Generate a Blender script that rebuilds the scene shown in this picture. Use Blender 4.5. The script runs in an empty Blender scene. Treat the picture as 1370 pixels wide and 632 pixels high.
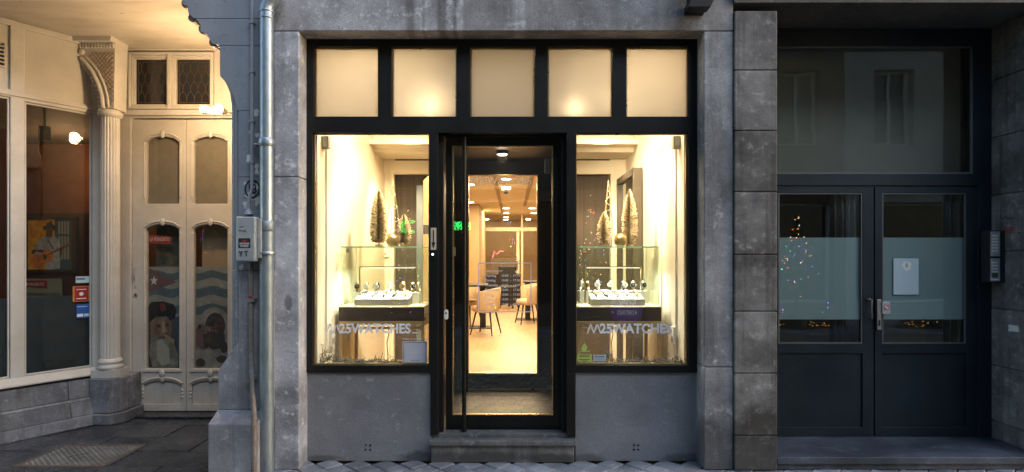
import bpy, bmesh, math, random
from mathutils import Vector, Matrix
R_ = random.Random(7)
rad = math.radians
sc = bpy.context.scene
COL = sc.collection

# ------------------------------------------------------------------ camera
F, CX, HY, ZC, CY0 = 790.0, 685.0, 342.0, 1.572, 4.5
cam = bpy.data.cameras.new('camera'); camo = bpy.data.objects.new('camera', cam); COL.objects.link(camo)
camo.location = (0, -CY0, ZC); camo.rotation_euler = (rad(90), 0, 0)
cam.sensor_width = 36.0; cam.lens = 36.0 * F / 1370.0; cam.shift_y = (HY - 316.0) / 1370.0
cam.clip_start = 0.05; cam.clip_end = 500
sc.camera = camo

# ------------------------------------------------------------------ sky and light: dusk, open sky over a narrow street
w = bpy.data.worlds.new('World'); sc.world = w; w.use_nodes = True
nt = w.node_tree; bg = nt.nodes['Background']
sky = nt.nodes.new('ShaderNodeTexSky'); sky.sky_type = 'NISHITA'; sky.sun_disc = False
sky.sun_elevation = rad(15); sky.sun_rotation = rad(100); sky.air_density = 1.2; sky.ozone_density = 2.0
nt.links.new(sky.outputs[0], bg.inputs[0]); bg.inputs[1].default_value = 0.15
sun = bpy.data.lights.new('sun', 'SUN'); sun.energy = 0.8; sun.angle = rad(40); sun.color = (0.88, 0.94, 1.0)
suno = bpy.data.objects.new('sun', sun); COL.objects.link(suno); suno.location = (0, -6, 12)
suno.rotation_euler = (rad(50), 0, rad(35))
sc.view_settings.view_transform = 'Standard'; sc.view_settings.look = 'None'
sc.view_settings.exposure = 1.5; sc.view_settings.gamma = 1.0
cy = sc.cycles
cy.use_denoising = True; cy.max_bounces = 8; cy.diffuse_bounces = 4; cy.glossy_bounces = 5
cy.transmission_bounces = 6; cy.transparent_max_bounces = 24; cy.sample_clamp_indirect = 4.0
cy.caustics_reflective = False; cy.caustics_refractive = False

def PX(px, y): return (px - CX) / F * (y + CY0)
def PZ(py, y): return ZC - (py - HY) / F * (y + CY0)

# ------------------------------------------------------------------ mesh builder
class MB:
    def __init__(s, M=None):
        s.v = []; s.f = []; s.mi = []; s.sm = []; s.M = M
    def add(s, vs, fs, m=0, smooth=False):
        b = len(s.v)
        if s.M is not None: vs = [s.M @ Vector(p) for p in vs]
        s.v += [tuple(p) for p in vs]
        for f in fs:
            s.f.append([b + i for i in f]); s.mi.append(m); s.sm.append(smooth)
        return s
    def box(s, x0, x1, y0, y1, z0, z1, m=0):
        if x0 > x1: x0, x1 = x1, x0
        if y0 > y1: y0, y1 = y1, y0
        if z0 > z1: z0, z1 = z1, z0
        v = [(x, y, z) for x in (x0, x1) for y in (y0, y1) for z in (z0, z1)]
        return s.add(v, [(0,1,3,2),(4,6,7,5),(0,4,5,1),(2,3,7,6),(0,2,6,4),(1,5,7,3)], m)
    def hexa(s, v, m=0):   # 8 verts ordered like box
        return s.add(v, [(0,1,3,2),(4,6,7,5),(0,4,5,1),(2,3,7,6),(0,2,6,4),(1,5,7,3)], m)
    def cyl(s, p0, p1, r0, r1=None, n=16, m=0, caps=True):
        r1 = r0 if r1 is None else r1
        p0 = Vector(p0); p1 = Vector(p1); d = (p1 - p0).normalized()
        a = d.cross(Vector((0, 0, 1)))
        if a.length < 1e-4: a = Vector((1, 0, 0))
        a.normalize(); b = d.cross(a)
        v = []
        for p, r in ((p0, r0), (p1, r1)):
            for i in range(n):
                t = 2 * math.pi * i / n
                v.append(p + a * (r * math.cos(t)) + b * (r * math.sin(t)))
        s.add(v, [(i, (i + 1) % n, n + (i + 1) % n, n + i) for i in range(n)], m, True)
        if caps: s.add(v, [tuple(range(n))[::-1], tuple(range(n, 2 * n))], m)
        return s
    def tube(s, pts, r, n=8, m=0):
        pts = [Vector(p) for p in pts]; v = []; k = len(pts)
        ref = None
        for i, p in enumerate(pts):
            d = (pts[min(i + 1, k - 1)] - pts[max(i - 1, 0)])
            if d.length < 1e-9: d = Vector((0, 0, 1))
            d.normalize()
            if ref is None:
                ref = d.cross(Vector((0, 0, 1)))
                if ref.length < 1e-3: ref = d.cross(Vector((0, 1, 0)))
            a = ref - d * ref.dot(d)
            if a.length < 1e-5: a = d.orthogonal()
            a.normalize(); ref = a; b = d.cross(a)
            rr = r[i] if isinstance(r, (list, tuple)) else r
            for j in range(n):
                t = 2 * math.pi * j / n
                v.append(p + a * (rr * math.cos(t)) + b * (rr * math.sin(t)))
        f = [(i * n + j, i * n + (j + 1) % n, (i + 1) * n + (j + 1) % n, (i + 1) * n + j) for i in range(k - 1) for j in range(n)]
        s.add(v, f, m, True)
        s.add(v, [tuple(range(n))[::-1], tuple(range((k - 1) * n, k * n))], m)
        return s
    def lathe(s, prof, c=(0, 0, 0), n=28, m=0, flute=0, a0=0.0):
        v = []
        for (r, z) in prof:
            for j in range(n):
                t = 2 * math.pi * j / n + a0
                rr = r * (1 - (flute * (j % 2)))
                v.append((c[0] + rr * math.cos(t), c[1] + rr * math.sin(t), c[2] + z))
        k = len(prof)
        s.add(v, [(i * n + j, i * n + (j + 1) % n, (i + 1) * n + (j + 1) % n, (i + 1) * n + j) for i in range(k - 1) for j in range(n)], m, flute == 0)
        s.add(v, [tuple(range(n))[::-1], tuple(range((k - 1) * n, k * n))], m)
        return s
    def sph(s, c, r, m=0, nu=12, nv=8, sx=1, sy=1, sz=1):
        v = [(c[0], c[1], c[2] - r * sz)]
        for i in range(1, nv):
            ph = -math.pi / 2 + math.pi * i / nv
            for j in range(nu):
                t = 2 * math.pi * j / nu
                v.append((c[0] + r * sx * math.cos(ph) * math.cos(t), c[1] + r * sy * math.cos(ph) * math.sin(t), c[2] + r * sz * math.sin(ph)))
        v.append((c[0], c[1], c[2] + r * sz)); L = len(v) - 1
        f = [(0, 1 + (j + 1) % nu, 1 + j) for j in range(nu)]
        for i in range(nv - 2):
            for j in range(nu):
                a = 1 + i * nu + j; b = 1 + i * nu + (j + 1) % nu
                f.append((a, b, b + nu, a + nu))
        o = 1 + (nv - 2) * nu
        f += [(o + j, o + (j + 1) % nu, L) for j in range(nu)]
        return s.add(v, f, m, True)
    def prism(s, poly, y0, y1, m=0, axis='y'):   # poly of (x,z) extruded in y ; axis x: poly of (y,z) extruded in x ; axis z: (x,y) extruded in z
        n = len(poly)
        if axis == 'y': v = [(p[0], y0, p[1]) for p in poly] + [(p[0], y1, p[1]) for p in poly]
        elif axis == 'x': v = [(y0, p[0], p[1]) for p in poly] + [(y1, p[0], p[1]) for p in poly]
        else: v = [(p[0], p[1], y0) for p in poly] + [(p[0], p[1], y1) for p in poly]
        f = [tuple(range(n))[::-1], tuple(range(n, 2 * n))] + [(i, (i + 1) % n, n + (i + 1) % n, n + i) for i in range(n)]
        return s.add(v, f, m)
    def plate(s, x0, x1, z0, z1, holes, y0, y1, m=0):
        xs = sorted(set([x0, x1] + [h[0] for h in holes] + [h[1] for h in holes])); xs = [x for x in xs if x0 <= x <= x1]
        zs = sorted(set([z0, z1] + [h[2] for h in holes] + [h[3] for h in holes])); zs = [z for z in zs if z0 <= z <= z1]
        nx, nz = len(xs), len(zs)
        def full(i, j):
            if i < 0 or j < 0 or i >= nx - 1 or j >= nz - 1: return False
            cx = (xs[i] + xs[i + 1]) / 2; cz = (zs[j] + zs[j + 1]) / 2
            return not any(h[0] < cx < h[1] and h[2] < cz < h[3] for h in holes)
        v = [(x, y, z) for y in (y0, y1) for x in xs for z in zs]
        I = lambda k, i, j: k * nx * nz + i * nz + j
        f = []
        for i in range(nx - 1):
            for j in range(nz - 1):
                if not full(i, j): continue
                f.append((I(0,i,j), I(0,i+1,j), I(0,i+1,j+1), I(0,i,j+1)))
                f.append((I(1,i,j), I(1,i,j+1), I(1,i+1,j+1), I(1,i+1,j)))
                if not full(i-1, j): f.append((I(0,i,j), I(0,i,j+1), I(1,i,j+1), I(1,i,j)))
                if not full(i+1, j): f.append((I(0,i+1,j), I(1,i+1,j), I(1,i+1,j+1), I(0,i+1,j+1)))
                if not full(i, j-1): f.append((I(0,i,j), I(1,i,j), I(1,i+1,j), I(0,i+1,j)))
                if not full(i, j+1): f.append((I(0,i,j+1), I(0,i+1,j+1), I(1,i+1,j+1), I(1,i,j+1)))
        return s.add(v, f, m)
    def text(s, string, x0, x1, z0, z1, y, m=0, th=0.001, mirror=False, bold=0.0):
        cu = bpy.data.curves.new('t', 'FONT'); cu.body = string; cu.extrude = 0.5; cu.resolution_u = 3; cu.offset = bold
        ob = bpy.data.objects.new('t', cu); COL.objects.link(ob)
        dg = bpy.context.evaluated_depsgraph_get(); me = bpy.data.meshes.new_from_object(ob.evaluated_get(dg))
        vs = [tuple(q.co) for q in me.vertices]; fs = [tuple(p.vertices) for p in me.polygons]
        bpy.data.objects.remove(ob); bpy.data.curves.remove(cu); bpy.data.meshes.remove(me)
        if not vs: return s
        ax = min(q[0] for q in vs); bx = max(q[0] for q in vs); az = min(q[1] for q in vs); bz = max(q[1] for q in vs)
        out = []
        for q in vs:
            u = (q[0] - ax) / (bx - ax)
            if mirror: u = 1 - u
            out.append((x0 + (x1 - x0) * u, y - (th if q[2] > 0 else 0), z0 + (z1 - z0) * (q[1] - az) / (bz - az)))
        return s.add(out, fs, m)
    def build(s, name, mats, parent=None, bevel=0.0, local=False, seg=2):
        me = bpy.data.meshes.new(name)
        off = Vector((0, 0, 0))
        if parent is not None and not local: off = wloc(parent)
        me.from_pydata([tuple(Vector(p) - off) for p in s.v], [], s.f)
        if not isinstance(mats, (list, tuple)): mats = [mats]
        for mm in mats: me.materials.append(mm)
        me.polygons.foreach_set('material_index', s.mi); me.polygons.foreach_set('use_smooth', s.sm)
        bm = bmesh.new(); bm.from_mesh(me); bmesh.ops.recalc_face_normals(bm, faces=bm.faces); bm.to_mesh(me); bm.free()
        me.update()
        o = bpy.data.objects.new(name, me); COL.objects.link(o)
        if parent is not None: o.parent = parent
        if bevel > 0:
            b = o.modifiers.new('bevel', 'BEVEL'); b.width = bevel; b.segments = seg; b.limit_method = 'ANGLE'; b.angle_limit = rad(35)
        return o

def wloc(o):
    v = Vector((0, 0, 0))
    while o is not None: v += o.location; o = o.parent
    return v
def thing(name, label, cat, loc=(0, 0, 0), group=None, rz=0):
    o = bpy.data.objects.new(name, None); COL.objects.link(o); o.location = loc; o.rotation_euler = (0, 0, rz)
    o.empty_display_size = 0.1
    o['label'] = label; o['category'] = cat
    if group: o['group'] = group
    return o
def tag(o, label, cat, group=None):
    o['label'] = label; o['category'] = cat
    if group: o['group'] = group
    return o
def struct(o): o['kind'] = 'structure'; return o
def dup(root, loc, label, rz=None, group=None):
    r = root.copy(); COL.objects.link(r); r.location = loc; r['label'] = label
    if rz is not None: r.rotation_euler = (0, 0, rz)
    if group: r['group'] = group
    for ch in list(root.children):
        c = ch.copy(); COL.objects.link(c); c.parent = r
        for g in list(ch.children):
            d = g.copy(); COL.objects.link(d); d.parent = c
    return r

# ------------------------------------------------------------------ materials
def newmat(name):
    m = bpy.data.materials.new(name); m.use_nodes = True
    t = m.node_tree; return m, t, t.nodes['Principled BSDF']
def N(t, typ, **kw):
    n = t.nodes.new(typ)
    for k, v in kw.items():
        if k.startswith('i_'):
            key = k[2:]; key = int(key) if key.isdigit() else key.replace('_', ' ')
            n.inputs[key].default_value = v
        else: setattr(n, k, v)
    return n
def ramp(t, src, stops):
    r = t.nodes.new('ShaderNodeValToRGB'); e = r.color_ramp.elements
    e[0].position = stops[0][0]; e[0].color = stops[0][1]
    e[1].position = stops[-1][0]; e[1].color = stops[-1][1]
    for p, c in stops[1:-1]:
        q = e.new(p); q.color = c
    t.links.new(src, r.inputs[0]); return r
def c4(c): return (c[0], c[1], c[2], 1.0)
def g4(v): return (v, v, v, 1.0)
def mixc(t, fac, a, b, mode='MIX'):
    n = t.nodes.new('ShaderNodeMix'); n.data_type = 'RGBA'; n.blend_type = mode
    for sock, val in ((n.inputs[0], fac), (n.inputs[6], a), (n.inputs[7], b)):
        if hasattr(val, 'is_output') or hasattr(val, 'links'): t.links.new(val, sock)
        else: sock.default_value = val
    return n.outputs[2]

def surf(name, c1, c2=None, rough=0.5, scale=4.0, metal=0.0, bump=0.1, fine=60.0, spec=0.5, bumpd=0.004, chips=None, chipamt=0.62, stretch=(1, 1, 1), coat=0.0, rvar=0.15):
    """painted or plain surface: two-tone noise colour, roughness variation, fine bump, optional chips of another colour"""
    m, t, b = newmat(name); c2 = c2 or tuple(x * 0.8 for x in c1)
    tc = N(t, 'ShaderNodeTexCoord'); mp = N(t, 'ShaderNodeMapping'); mp.inputs['Scale'].default_value = stretch
    t.links.new(tc.outputs['Object'], mp.inputs[0])
    n1 = N(t, 'ShaderNodeTexNoise', i_Scale=scale, i_Detail=8.0, i_Roughness=0.65); t.links.new(mp.outputs[0], n1.inputs['Vector'])
    n2 = N(t, 'ShaderNodeTexNoise', i_Scale=fine, i_Detail=4.0); t.links.new(mp.outputs[0], n2.inputs['Vector'])
    r = ramp(t, n1.outputs[0], [(0.35, c4(c1)), (0.68, c4(c2))])
    col = r.outputs[0]
    if chips:
        n3 = N(t, 'ShaderNodeTexNoise', i_Scale=scale * 5, i_Detail=6.0, i_Roughness=0.7); t.links.new(mp.outputs[0], n3.inputs['Vector'])
        rr = ramp(t, n3.outputs[0], [(chipamt, g4(0)), (chipamt + 0.02, g4(1))])
        col = mixc(t, rr.outputs[0], col, c4(chips))
    t.links.new(col, b.inputs['Base Color'])
    rm = N(t, 'ShaderNodeMapRange', i_3=max(0.02, rough - rvar), i_4=min(1, rough + rvar)); t.links.new(n1.outputs[0], rm.inputs[0])
    t.links.new(rm.outputs[0], b.inputs['Roughness'])
    b.inputs['Metallic'].default_value = metal; b.inputs['Specular IOR Level'].default_value = spec; b.inputs['Coat Weight'].default_value = coat
    if bump > 0:
        bp = N(t, 'ShaderNodeBump', i_Strength=bump, i_Distance=bumpd); t.links.new(n2.outputs[0], bp.inputs['Height']); t.links.new(bp.outputs[0], b.inputs['Normal'])
    return m

def stone(name, c1, c2, dark=(0.03, 0.03, 0.032), streak=0.35, pits=0.3, rough=0.7, scale=2.5, pale=None, bands=None, island=0.0, stains=None, palet=0.56):
    """weathered blue limestone: cloudy tone, speckles, pits, rain streaks, pale lichen blooms"""
    m, t, b = newmat(name)
    tc = N(t, 'ShaderNodeTexCoord'); O = tc.outputs['Object']
    def noise(sc_, det=8.0, ro=0.6, stretch=None):
        n = N(t, 'ShaderNodeTexNoise', i_Scale=sc_, i_Detail=det, i_Roughness=ro)
        if stretch:
            mp = N(t, 'ShaderNodeMapping'); mp.inputs['Scale'].default_value = stretch
            t.links.new(O, mp.inputs[0]); t.links.new(mp.outputs[0], n.inputs['Vector'])
        else: t.links.new(O, n.inputs['Vector'])
        return n.outputs[0]
    cloud = noise(scale, 10.0, 0.7); fine = noise(90.0, 3.0); mid = noise(14.0, 8.0, 0.7)
    col = ramp(t, cloud, [(0.32, c4(c1)), (0.66, c4(c2))]).outputs[0]
    sp = ramp(t, fine, [(0.3, g4(0.84)), (0.7, g4(1.14))]).outputs[0]
    col = mixc(t, 1.0, col, sp, 'MULTIPLY')
    big = ramp(t, noise(scale * 0.3, 5.0, 0.6), [(0.35, g4(0.74)), (0.65, g4(1.16))]).outputs[0]
    col = mixc(t, 1.0, col, big, 'MULTIPLY')
    scr = ramp(t, noise(7.0, 9.0, 0.8, (1.0, 1.0, 2.6)), [(0.60, g4(0)), (0.66, g4(0.45))]).outputs[0]
    col = mixc(t, scr, col, c4(tuple(q * 0.5 for q in c1)))
    bl = ramp(t, mid, [(palet, g4(0)), (palet + 0.12, g4(0.55))]).outputs[0]
    pale = pale or tuple(min(1, x * 1.7) for x in c2)
    col = mixc(t, bl, col, c4(pale))
    if streak > 0:
        s1 = noise(1.0, 6.0, 0.75, (9.0, 9.0, 0.35)); s2 = ramp(t, s1, [(0.5, g4(0)), (0.66, g4(streak))]).outputs[0]
        col = mixc(t, s2, col, c4(dark))
    if bands:   # soot runs that stay where the drips come down: (x0, x1) in object space
        sx = N(t, 'ShaderNodeSeparateXYZ'); t.links.new(O, sx.inputs[0])
        wob = noise(6.0, 4.0, 0.6, (1.0, 1.0, 0.25))
        for (bx0, bx1, amt) in bands:
            ce = (bx0 + bx1) / 2; hw = (bx1 - bx0) / 2
            a = N(t, 'ShaderNodeMath', operation='SUBTRACT'); t.links.new(sx.outputs[0], a.inputs[0]); a.inputs[1].default_value = ce
            ab = N(t, 'ShaderNodeMath', operation='ABSOLUTE'); t.links.new(a.outputs[0], ab.inputs[0])
            ad = N(t, 'ShaderNodeMath', operation='MULTIPLY_ADD'); t.links.new(wob, ad.inputs[0]); ad.inputs[1].default_value = -0.06; t.links.new(ab.outputs[0], ad.inputs[2])
            mr = N(t, 'ShaderNodeMapRange', i_1=hw * 1.0 - 0.03, i_2=hw * 1.0 - 0.06, i_3=0.0, i_4=amt); t.links.new(ad.outputs[0], mr.inputs[0])
            col = mixc(t, mr.outputs[0], col, c4(dark))
    if stains:   # damp or soot marks with a place of their own: (x, z, rx, rz, amount) in object space
        sx = N(t, 'ShaderNodeSeparateXYZ'); t.links.new(O, sx.inputs[0]); wob = noise(9.0, 6.0, 0.7)
        def mm(op, a, b2=None):
            n = N(t, 'ShaderNodeMath', operation=op)
            for i, q in enumerate((a, b2)):
                if q is None: continue
                if hasattr(q, 'links'): t.links.new(q, n.inputs[i])
                else: n.inputs[i].default_value = q
            return n.outputs[0]
        for (x0, z0, rx, rz, amt) in stains:
            a = mm('DIVIDE', mm('SUBTRACT', sx.outputs[0], x0), rx); c = mm('DIVIDE', mm('SUBTRACT', sx.outputs[2], z0), rz)
            dd = mm('ADD', mm('SQRT', mm('ADD', mm('MULTIPLY', a, a), mm('MULTIPLY', c, c))), mm('MULTIPLY', wob, 1.1))
            mr = N(t, 'ShaderNodeMapRange', i_1=1.6, i_2=1.15, i_3=0.0, i_4=amt); t.links.new(dd, mr.inputs[0])
            col = mixc(t, mr.outputs[0], col, c4(dark))
    vo = N(t, 'ShaderNodeTexVoronoi', i_Scale=38.0); t.links.new(O, vo.inputs['Vector'])
    pm = noise(5.0, 4.0); pmr = ramp(t, pm, [(0.52, g4(0)), (0.62, g4(1))]).outputs[0]
    pv = ramp(t, vo.outputs['Distance'], [(0.12, g4(pits)), (0.2, g4(0))]).outputs[0]
    pk = mixc(t, 1.0, pv, pmr, 'MULTIPLY')
    col = mixc(t, pk, col, c4(dark))
    if island > 0:
        ge = N(t, 'ShaderNodeNewGeometry'); mi = N(t, 'ShaderNodeMapRange', i_3=1 - island, i_4=1 + island * .6)
        t.links.new(ge.outputs['Random Per Island'], mi.inputs[0]); col = mixc(t, 1.0, col, mi.outputs[0], 'MULTIPLY')
    t.links.new(col, b.inputs['Base Color'])
    rm = N(t, 'ShaderNodeMapRange', i_3=rough - 0.12, i_4=rough + 0.15); t.links.new(mid, rm.inputs[0]); t.links.new(rm.outputs[0], b.inputs['Roughness'])
    b.inputs['Specular IOR Level'].default_value = 0.35
    h = mixc(t, 0.5, mid, fine); h = mixc(t, pk, h, g4(0))
    bp = N(t, 'ShaderNodeBump', i_Strength=0.55, i_Distance=0.006); t.links.new(h, bp.inputs['Height']); t.links.new(bp.outputs[0], b.inputs['Normal'])
    return m

def emis(name, c, s):
    m, t, b = newmat(name); b.inputs['Base Color'].default_value = c4(c)
    b.inputs['Emission Color'].default_value = c4(c); b.inputs['Emission Strength'].default_value = s; return m

def glass(name, tint=(0.96, 0.98, 0.97), f0=0.045, edge=0.75, wav=0.0, rough=0.0):
    """pane glass: clear, with a mirror reflection that grows towards grazing angles"""
    m = bpy.data.materials.new(name); m.use_nodes = True; t = m.node_tree; t.nodes.clear()
    out = N(t, 'ShaderNodeOutputMaterial'); tr = N(t, 'ShaderNodeBsdfTransparent'); tr.inputs[0].default_value = c4(tint)
    gl = N(t, 'ShaderNodeBsdfGlossy'); gl.inputs['Roughness'].default_value = rough; gl.inputs['Color'].default_value = (1, 1, 1, 1)
    lw = N(t, 'ShaderNodeLayerWeight', i_Blend=0.5)
    p = N(t, 'ShaderNodeMath', operation='POWER'); p.inputs[1].default_value = 4.0; t.links.new(lw.outputs['Facing'], p.inputs[0])
    ma = N(t, 'ShaderNodeMath', operation='MULTIPLY_ADD'); ma.inputs[1].default_value = edge; ma.inputs[2].default_value = f0; t.links.new(p.outputs[0], ma.inputs[0])
    mx = N(t, 'ShaderNodeMixShader'); t.links.new(ma.outputs[0], mx.inputs[0]); t.links.new(tr.outputs[0], mx.inputs[1]); t.links.new(gl.outputs[0], mx.inputs[2])
    if wav > 0:
        tc = N(t, 'ShaderNodeTexCoord'); n = N(t, 'ShaderNodeTexNoise', i_Scale=2.2, i_Detail=1.0); t.links.new(tc.outputs['Object'], n.inputs['Vector'])
        bp = N(t, 'ShaderNodeBump', i_Strength=wav, i_Distance=0.02); t.links.new(n.outputs[0], bp.inputs['Height']); t.links.new(bp.outputs[0], gl.inputs['Normal'])
    t.links.new(mx.outputs[0], out.inputs[0]); return m

def frosted(name, c, trans=0.7, rough=0.6):
    """etched glass or film: scatters light through and back"""
    m = bpy.data.materials.new(name); m.use_nodes = True; t = m.node_tree; t.nodes.clear()
    out = N(t, 'ShaderNodeOutputMaterial'); tr = N(t, 'ShaderNodeBsdfTranslucent'); df = N(t, 'ShaderNodeBsdfDiffuse')
    tr.inputs[0].default_value = c4(c); df.inputs[0].default_value = c4(c)
    gl = N(t, 'ShaderNodeBsdfGlossy'); gl.inputs['Roughness'].default_value = 0.25
    mx = N(t, 'ShaderNodeMixShader'); mx.inputs[0].default_value = trans; t.links.new(df.outputs[0], mx.inputs[1]); t.links.new(tr.outputs[0], mx.inputs[2])
    m2 = N(t, 'ShaderNodeMixShader'); m2.inputs[0].default_value = 0.03; t.links.new(mx.outputs[0], m2.inputs[1]); t.links.new(gl.outputs[0], m2.inputs[2])
    t.links.new(m2.outputs[0], out.inputs[0]); return m

M = {}
lx = lambda px: PX(px, -0.17); FWv = -0.17
M['lintel'] = stone('lintel_stone', (0.145, 0.142, 0.150), (0.463, 0.457, 0.481), streak=0.25, pits=0.9, bands=[(lx(540), lx(556), .5), (lx(563), lx(570), .7), (lx(582), lx(600), .6), (lx(604), lx(613), .75), (lx(616), lx(690), .45), (lx(700), lx(985), .4)], dark=(0.05, 0.042, 0.036))
M['stone'] = stone('jamb_skylit_stone', (0.221, 0.227, 0.258), (0.598, 0.606, 0.683), streak=0.22, pits=0.5, stains=[(PX(386, FWv), PZ(406, FWv), .035, .07, .55), (PX(389, FWv), .05, .1, .12, .4), (PX(376, FWv), PZ(70, FWv), .05, .2, .25)])  # left jamb: bluer, brighter sky light put into the stone colour
M['stone_dim'] = stone('right_jamb_dim_stone', (0.135, 0.135, 0.145), (0.366, 0.366, 0.385), streak=0.3, pits=0.5, stains=[(PX(958, FWv), .12, .22, .30, .65), (PX(948, FWv), 1.0, .06, .25, .4), (PX(970, FWv), 2.2, .07, .35, .35)])  # right jamb: same stone, its weaker light put into a darker colour
M['stone_dark'] = stone('pier_stone', (0.062, 0.059, 0.060), (0.258, 0.249, 0.251), streak=0.6, pits=0.5, dark=(0.035, 0.03, 0.026), scale=3.5, island=0.38, stains=[(PX(1008, FWv) - 3, .15, .35, .28, .6), (PX(1000, FWv) - 3, PZ(470, FWv), .2, .15, .4), (PX(1025, FWv) - 3, PZ(560, FWv), .2, .12, .5)])
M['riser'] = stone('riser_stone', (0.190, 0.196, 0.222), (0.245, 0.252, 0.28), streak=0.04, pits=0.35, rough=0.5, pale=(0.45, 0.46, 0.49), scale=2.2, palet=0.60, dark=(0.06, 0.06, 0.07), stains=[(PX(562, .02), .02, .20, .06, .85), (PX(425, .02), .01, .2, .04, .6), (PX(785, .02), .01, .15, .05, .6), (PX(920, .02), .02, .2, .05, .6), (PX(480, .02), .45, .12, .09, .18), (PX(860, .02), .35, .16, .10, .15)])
M['step'] = stone('step_stone', (0.090, 0.090, 0.099), (0.215, 0.211, 0.217), streak=0.5, pits=0.3, rough=0.6, dark=(0.04, 0.037, 0.035), stains=[(PX(650, 0), .03, .34, .07, .75), (PX(735, 0), .03, .26, .05, .8), (PX(590, 0), .04, .12, .06, .6)])
M['step_blue'] = stone('step_blue_stone', (0.028, 0.033, 0.044), (0.102, 0.113, 0.144), streak=0.1, pits=0.3, rough=0.45)
M['plinth'] = stone('plinth_stone', (0.083, 0.084, 0.092), (0.285, 0.287, 0.310), streak=0.45, pits=0.4, dark=(0.02, 0.02, 0.022), island=0.3)
M['slab'] = stone('porch_slab', (0.023, 0.023, 0.027), (0.078, 0.082, 0.092), streak=0.0, pits=0.2, rough=0.27, island=0.35)
M['sett'] = stone('pavement_sett', (0.096, 0.101, 0.116), (0.353, 0.363, 0.404), streak=0.0, pits=0.3, rough=0.55, scale=1.4, island=0.35)
M['grout'] = surf('grout', (0.03, 0.03, 0.032), rough=0.9)
M['black'] = surf('black_metal_paint', (0.007, 0.007, 0.007), (0.011, 0.0105, 0.0105), rough=0.45, spec=0.28, bump=0.04, fine=300)
M['door_black'] = surf('door_black_paint', (0.006, 0.006, 0.006), (0.009, 0.009, 0.009), rough=0.36, spec=0.3, bump=0.03, fine=300)
M['navy'] = surf('navy_metal_paint', (0.009, 0.015, 0.022), (0.018, 0.028, 0.038), rough=0.45, scale=1.6, rvar=0.25, spec=0.3, bump=0.05, fine=250, chips=(0.055, 0.07, 0.085), chipamt=0.70)
M['cream'] = surf('cream_old_paint', (0.56, 0.53, 0.49), (0.45, 0.42, 0.375), rough=0.5, scale=3, bump=0.25, fine=35, chips=(0.10, 0.06, 0.035), chipamt=0.735)
M['cream_smooth'] = surf('cream_panel_paint', (0.54, 0.51, 0.46), (0.44, 0.41, 0.36), rough=0.5, scale=2, bump=0.15, fine=30)
M['ceil_peel'] = surf('cream_peeling_ceiling', (0.50, 0.455, 0.39), (0.38, 0.335, 0.27), rough=0.6, scale=2.0, bump=0.3, fine=18, chips=(0.14, 0.085, 0.045), chipamt=0.665, stretch=(1, 2.4, 1))
M['bluegrey'] = surf('blue_grey_masonry_paint', (0.20, 0.212, 0.24), (0.26, 0.272, 0.305), rough=0.38, scale=3, bump=0.3, fine=40, chips=(0.13, 0.135, 0.15), chipamt=0.62)
M['peelpaint'] = surf('peeled_undercoat', (0.62, 0.60, 0.57), (0.48, 0.47, 0.45), rough=0.8, scale=12, bump=0.3)
M['pierstone'] = stone('cafe_pier_stone', (0.183, 0.179, 0.194), (0.380, 0.366, 0.395), streak=0.45, pits=0.4, dark=(0.08, 0.075, 0.075))
M['zinc'] = surf('galvanised_zinc', (0.42, 0.48, 0.54), (0.24, 0.29, 0.34), rough=0.42, scale=14, metal=0.75, bump=0.15, fine=40, stretch=(1, 1, 0.5))
M['zinc_old'] = surf('weathered_zinc', (0.30, 0.35, 0.39), (0.17, 0.21, 0.24), rough=0.5, scale=10, metal=0.55, bump=0.2, fine=50, chips=(0.36, 0.37, 0.36), chipamt=0.64, stretch=(1, 1, 0.4))
M['rusty'] = surf('rusty_pipe', (0.22, 0.21, 0.21), (0.16, 0.10, 0.07), rough=0.6, scale=9, metal=0.2, bump=0.2, chips=(0.20, 0.07, 0.03), chipamt=0.6)
M['greymetal'] = surf('grey_box_metal', (0.42, 0.45, 0.48), (0.30, 0.325, 0.35), rough=0.45, scale=9, metal=0.3, bump=0.1, chips=(0.22, 0.15, 0.09), chipamt=0.66)
M['steel'] = surf('brushed_steel', (0.55, 0.55, 0.55), (0.42, 0.42, 0.42), rough=0.32, metal=0.9, bump=0.05)
M['offwall'] = surf('cream_shop_wall', (0.80, 0.73, 0.60), (0.77, 0.70, 0.57), rough=0.7, bump=0.05)
M['shopceil'] = surf('shop_ceiling_white', (0.78, 0.72, 0.60), (0.75, 0.69, 0.57), rough=0.8, bump=0.05)
M['woodfloor'] = surf('pale_wood_floor', (0.54, 0.37, 0.20), (0.44, 0.29, 0.15), rough=0.38, scale=2.5, bump=0.05, stretch=(6, 0.7, 1))
M['tan'] = surf('tan_wall', (0.50, 0.36, 0.20), (0.46, 0.33, 0.18), rough=0.7)
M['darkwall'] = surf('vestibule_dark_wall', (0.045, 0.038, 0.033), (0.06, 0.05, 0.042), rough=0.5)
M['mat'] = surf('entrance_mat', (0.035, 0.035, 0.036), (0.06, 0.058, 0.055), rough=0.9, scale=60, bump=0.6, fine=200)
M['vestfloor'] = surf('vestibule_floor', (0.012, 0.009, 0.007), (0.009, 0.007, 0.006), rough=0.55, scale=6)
M['brass'] = surf('brass', (0.62, 0.45, 0.22), (0.5, 0.35, 0.16), rough=0.3, metal=0.9, bump=0.02)
M['gold'] = surf('champagne_gold_tube', (0.50, 0.38, 0.20), (0.42, 0.31, 0.16), rough=0.35, metal=0.7, bump=0.02)
M['pane'] = glass('clear_pane', f0=0.055, wav=0.04)
M['pane_haze'] = glass('transom_dark_pane', tint=(0.9, 0.92, 0.9), f0=0.035, wav=0.06)
M['door_pane'] = glass('door_pane', f0=0.075)
M['pane_cafe'] = glass('cafe_pane', tint=(0.94, 0.95, 0.94), f0=0.022, edge=0.6)
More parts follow.
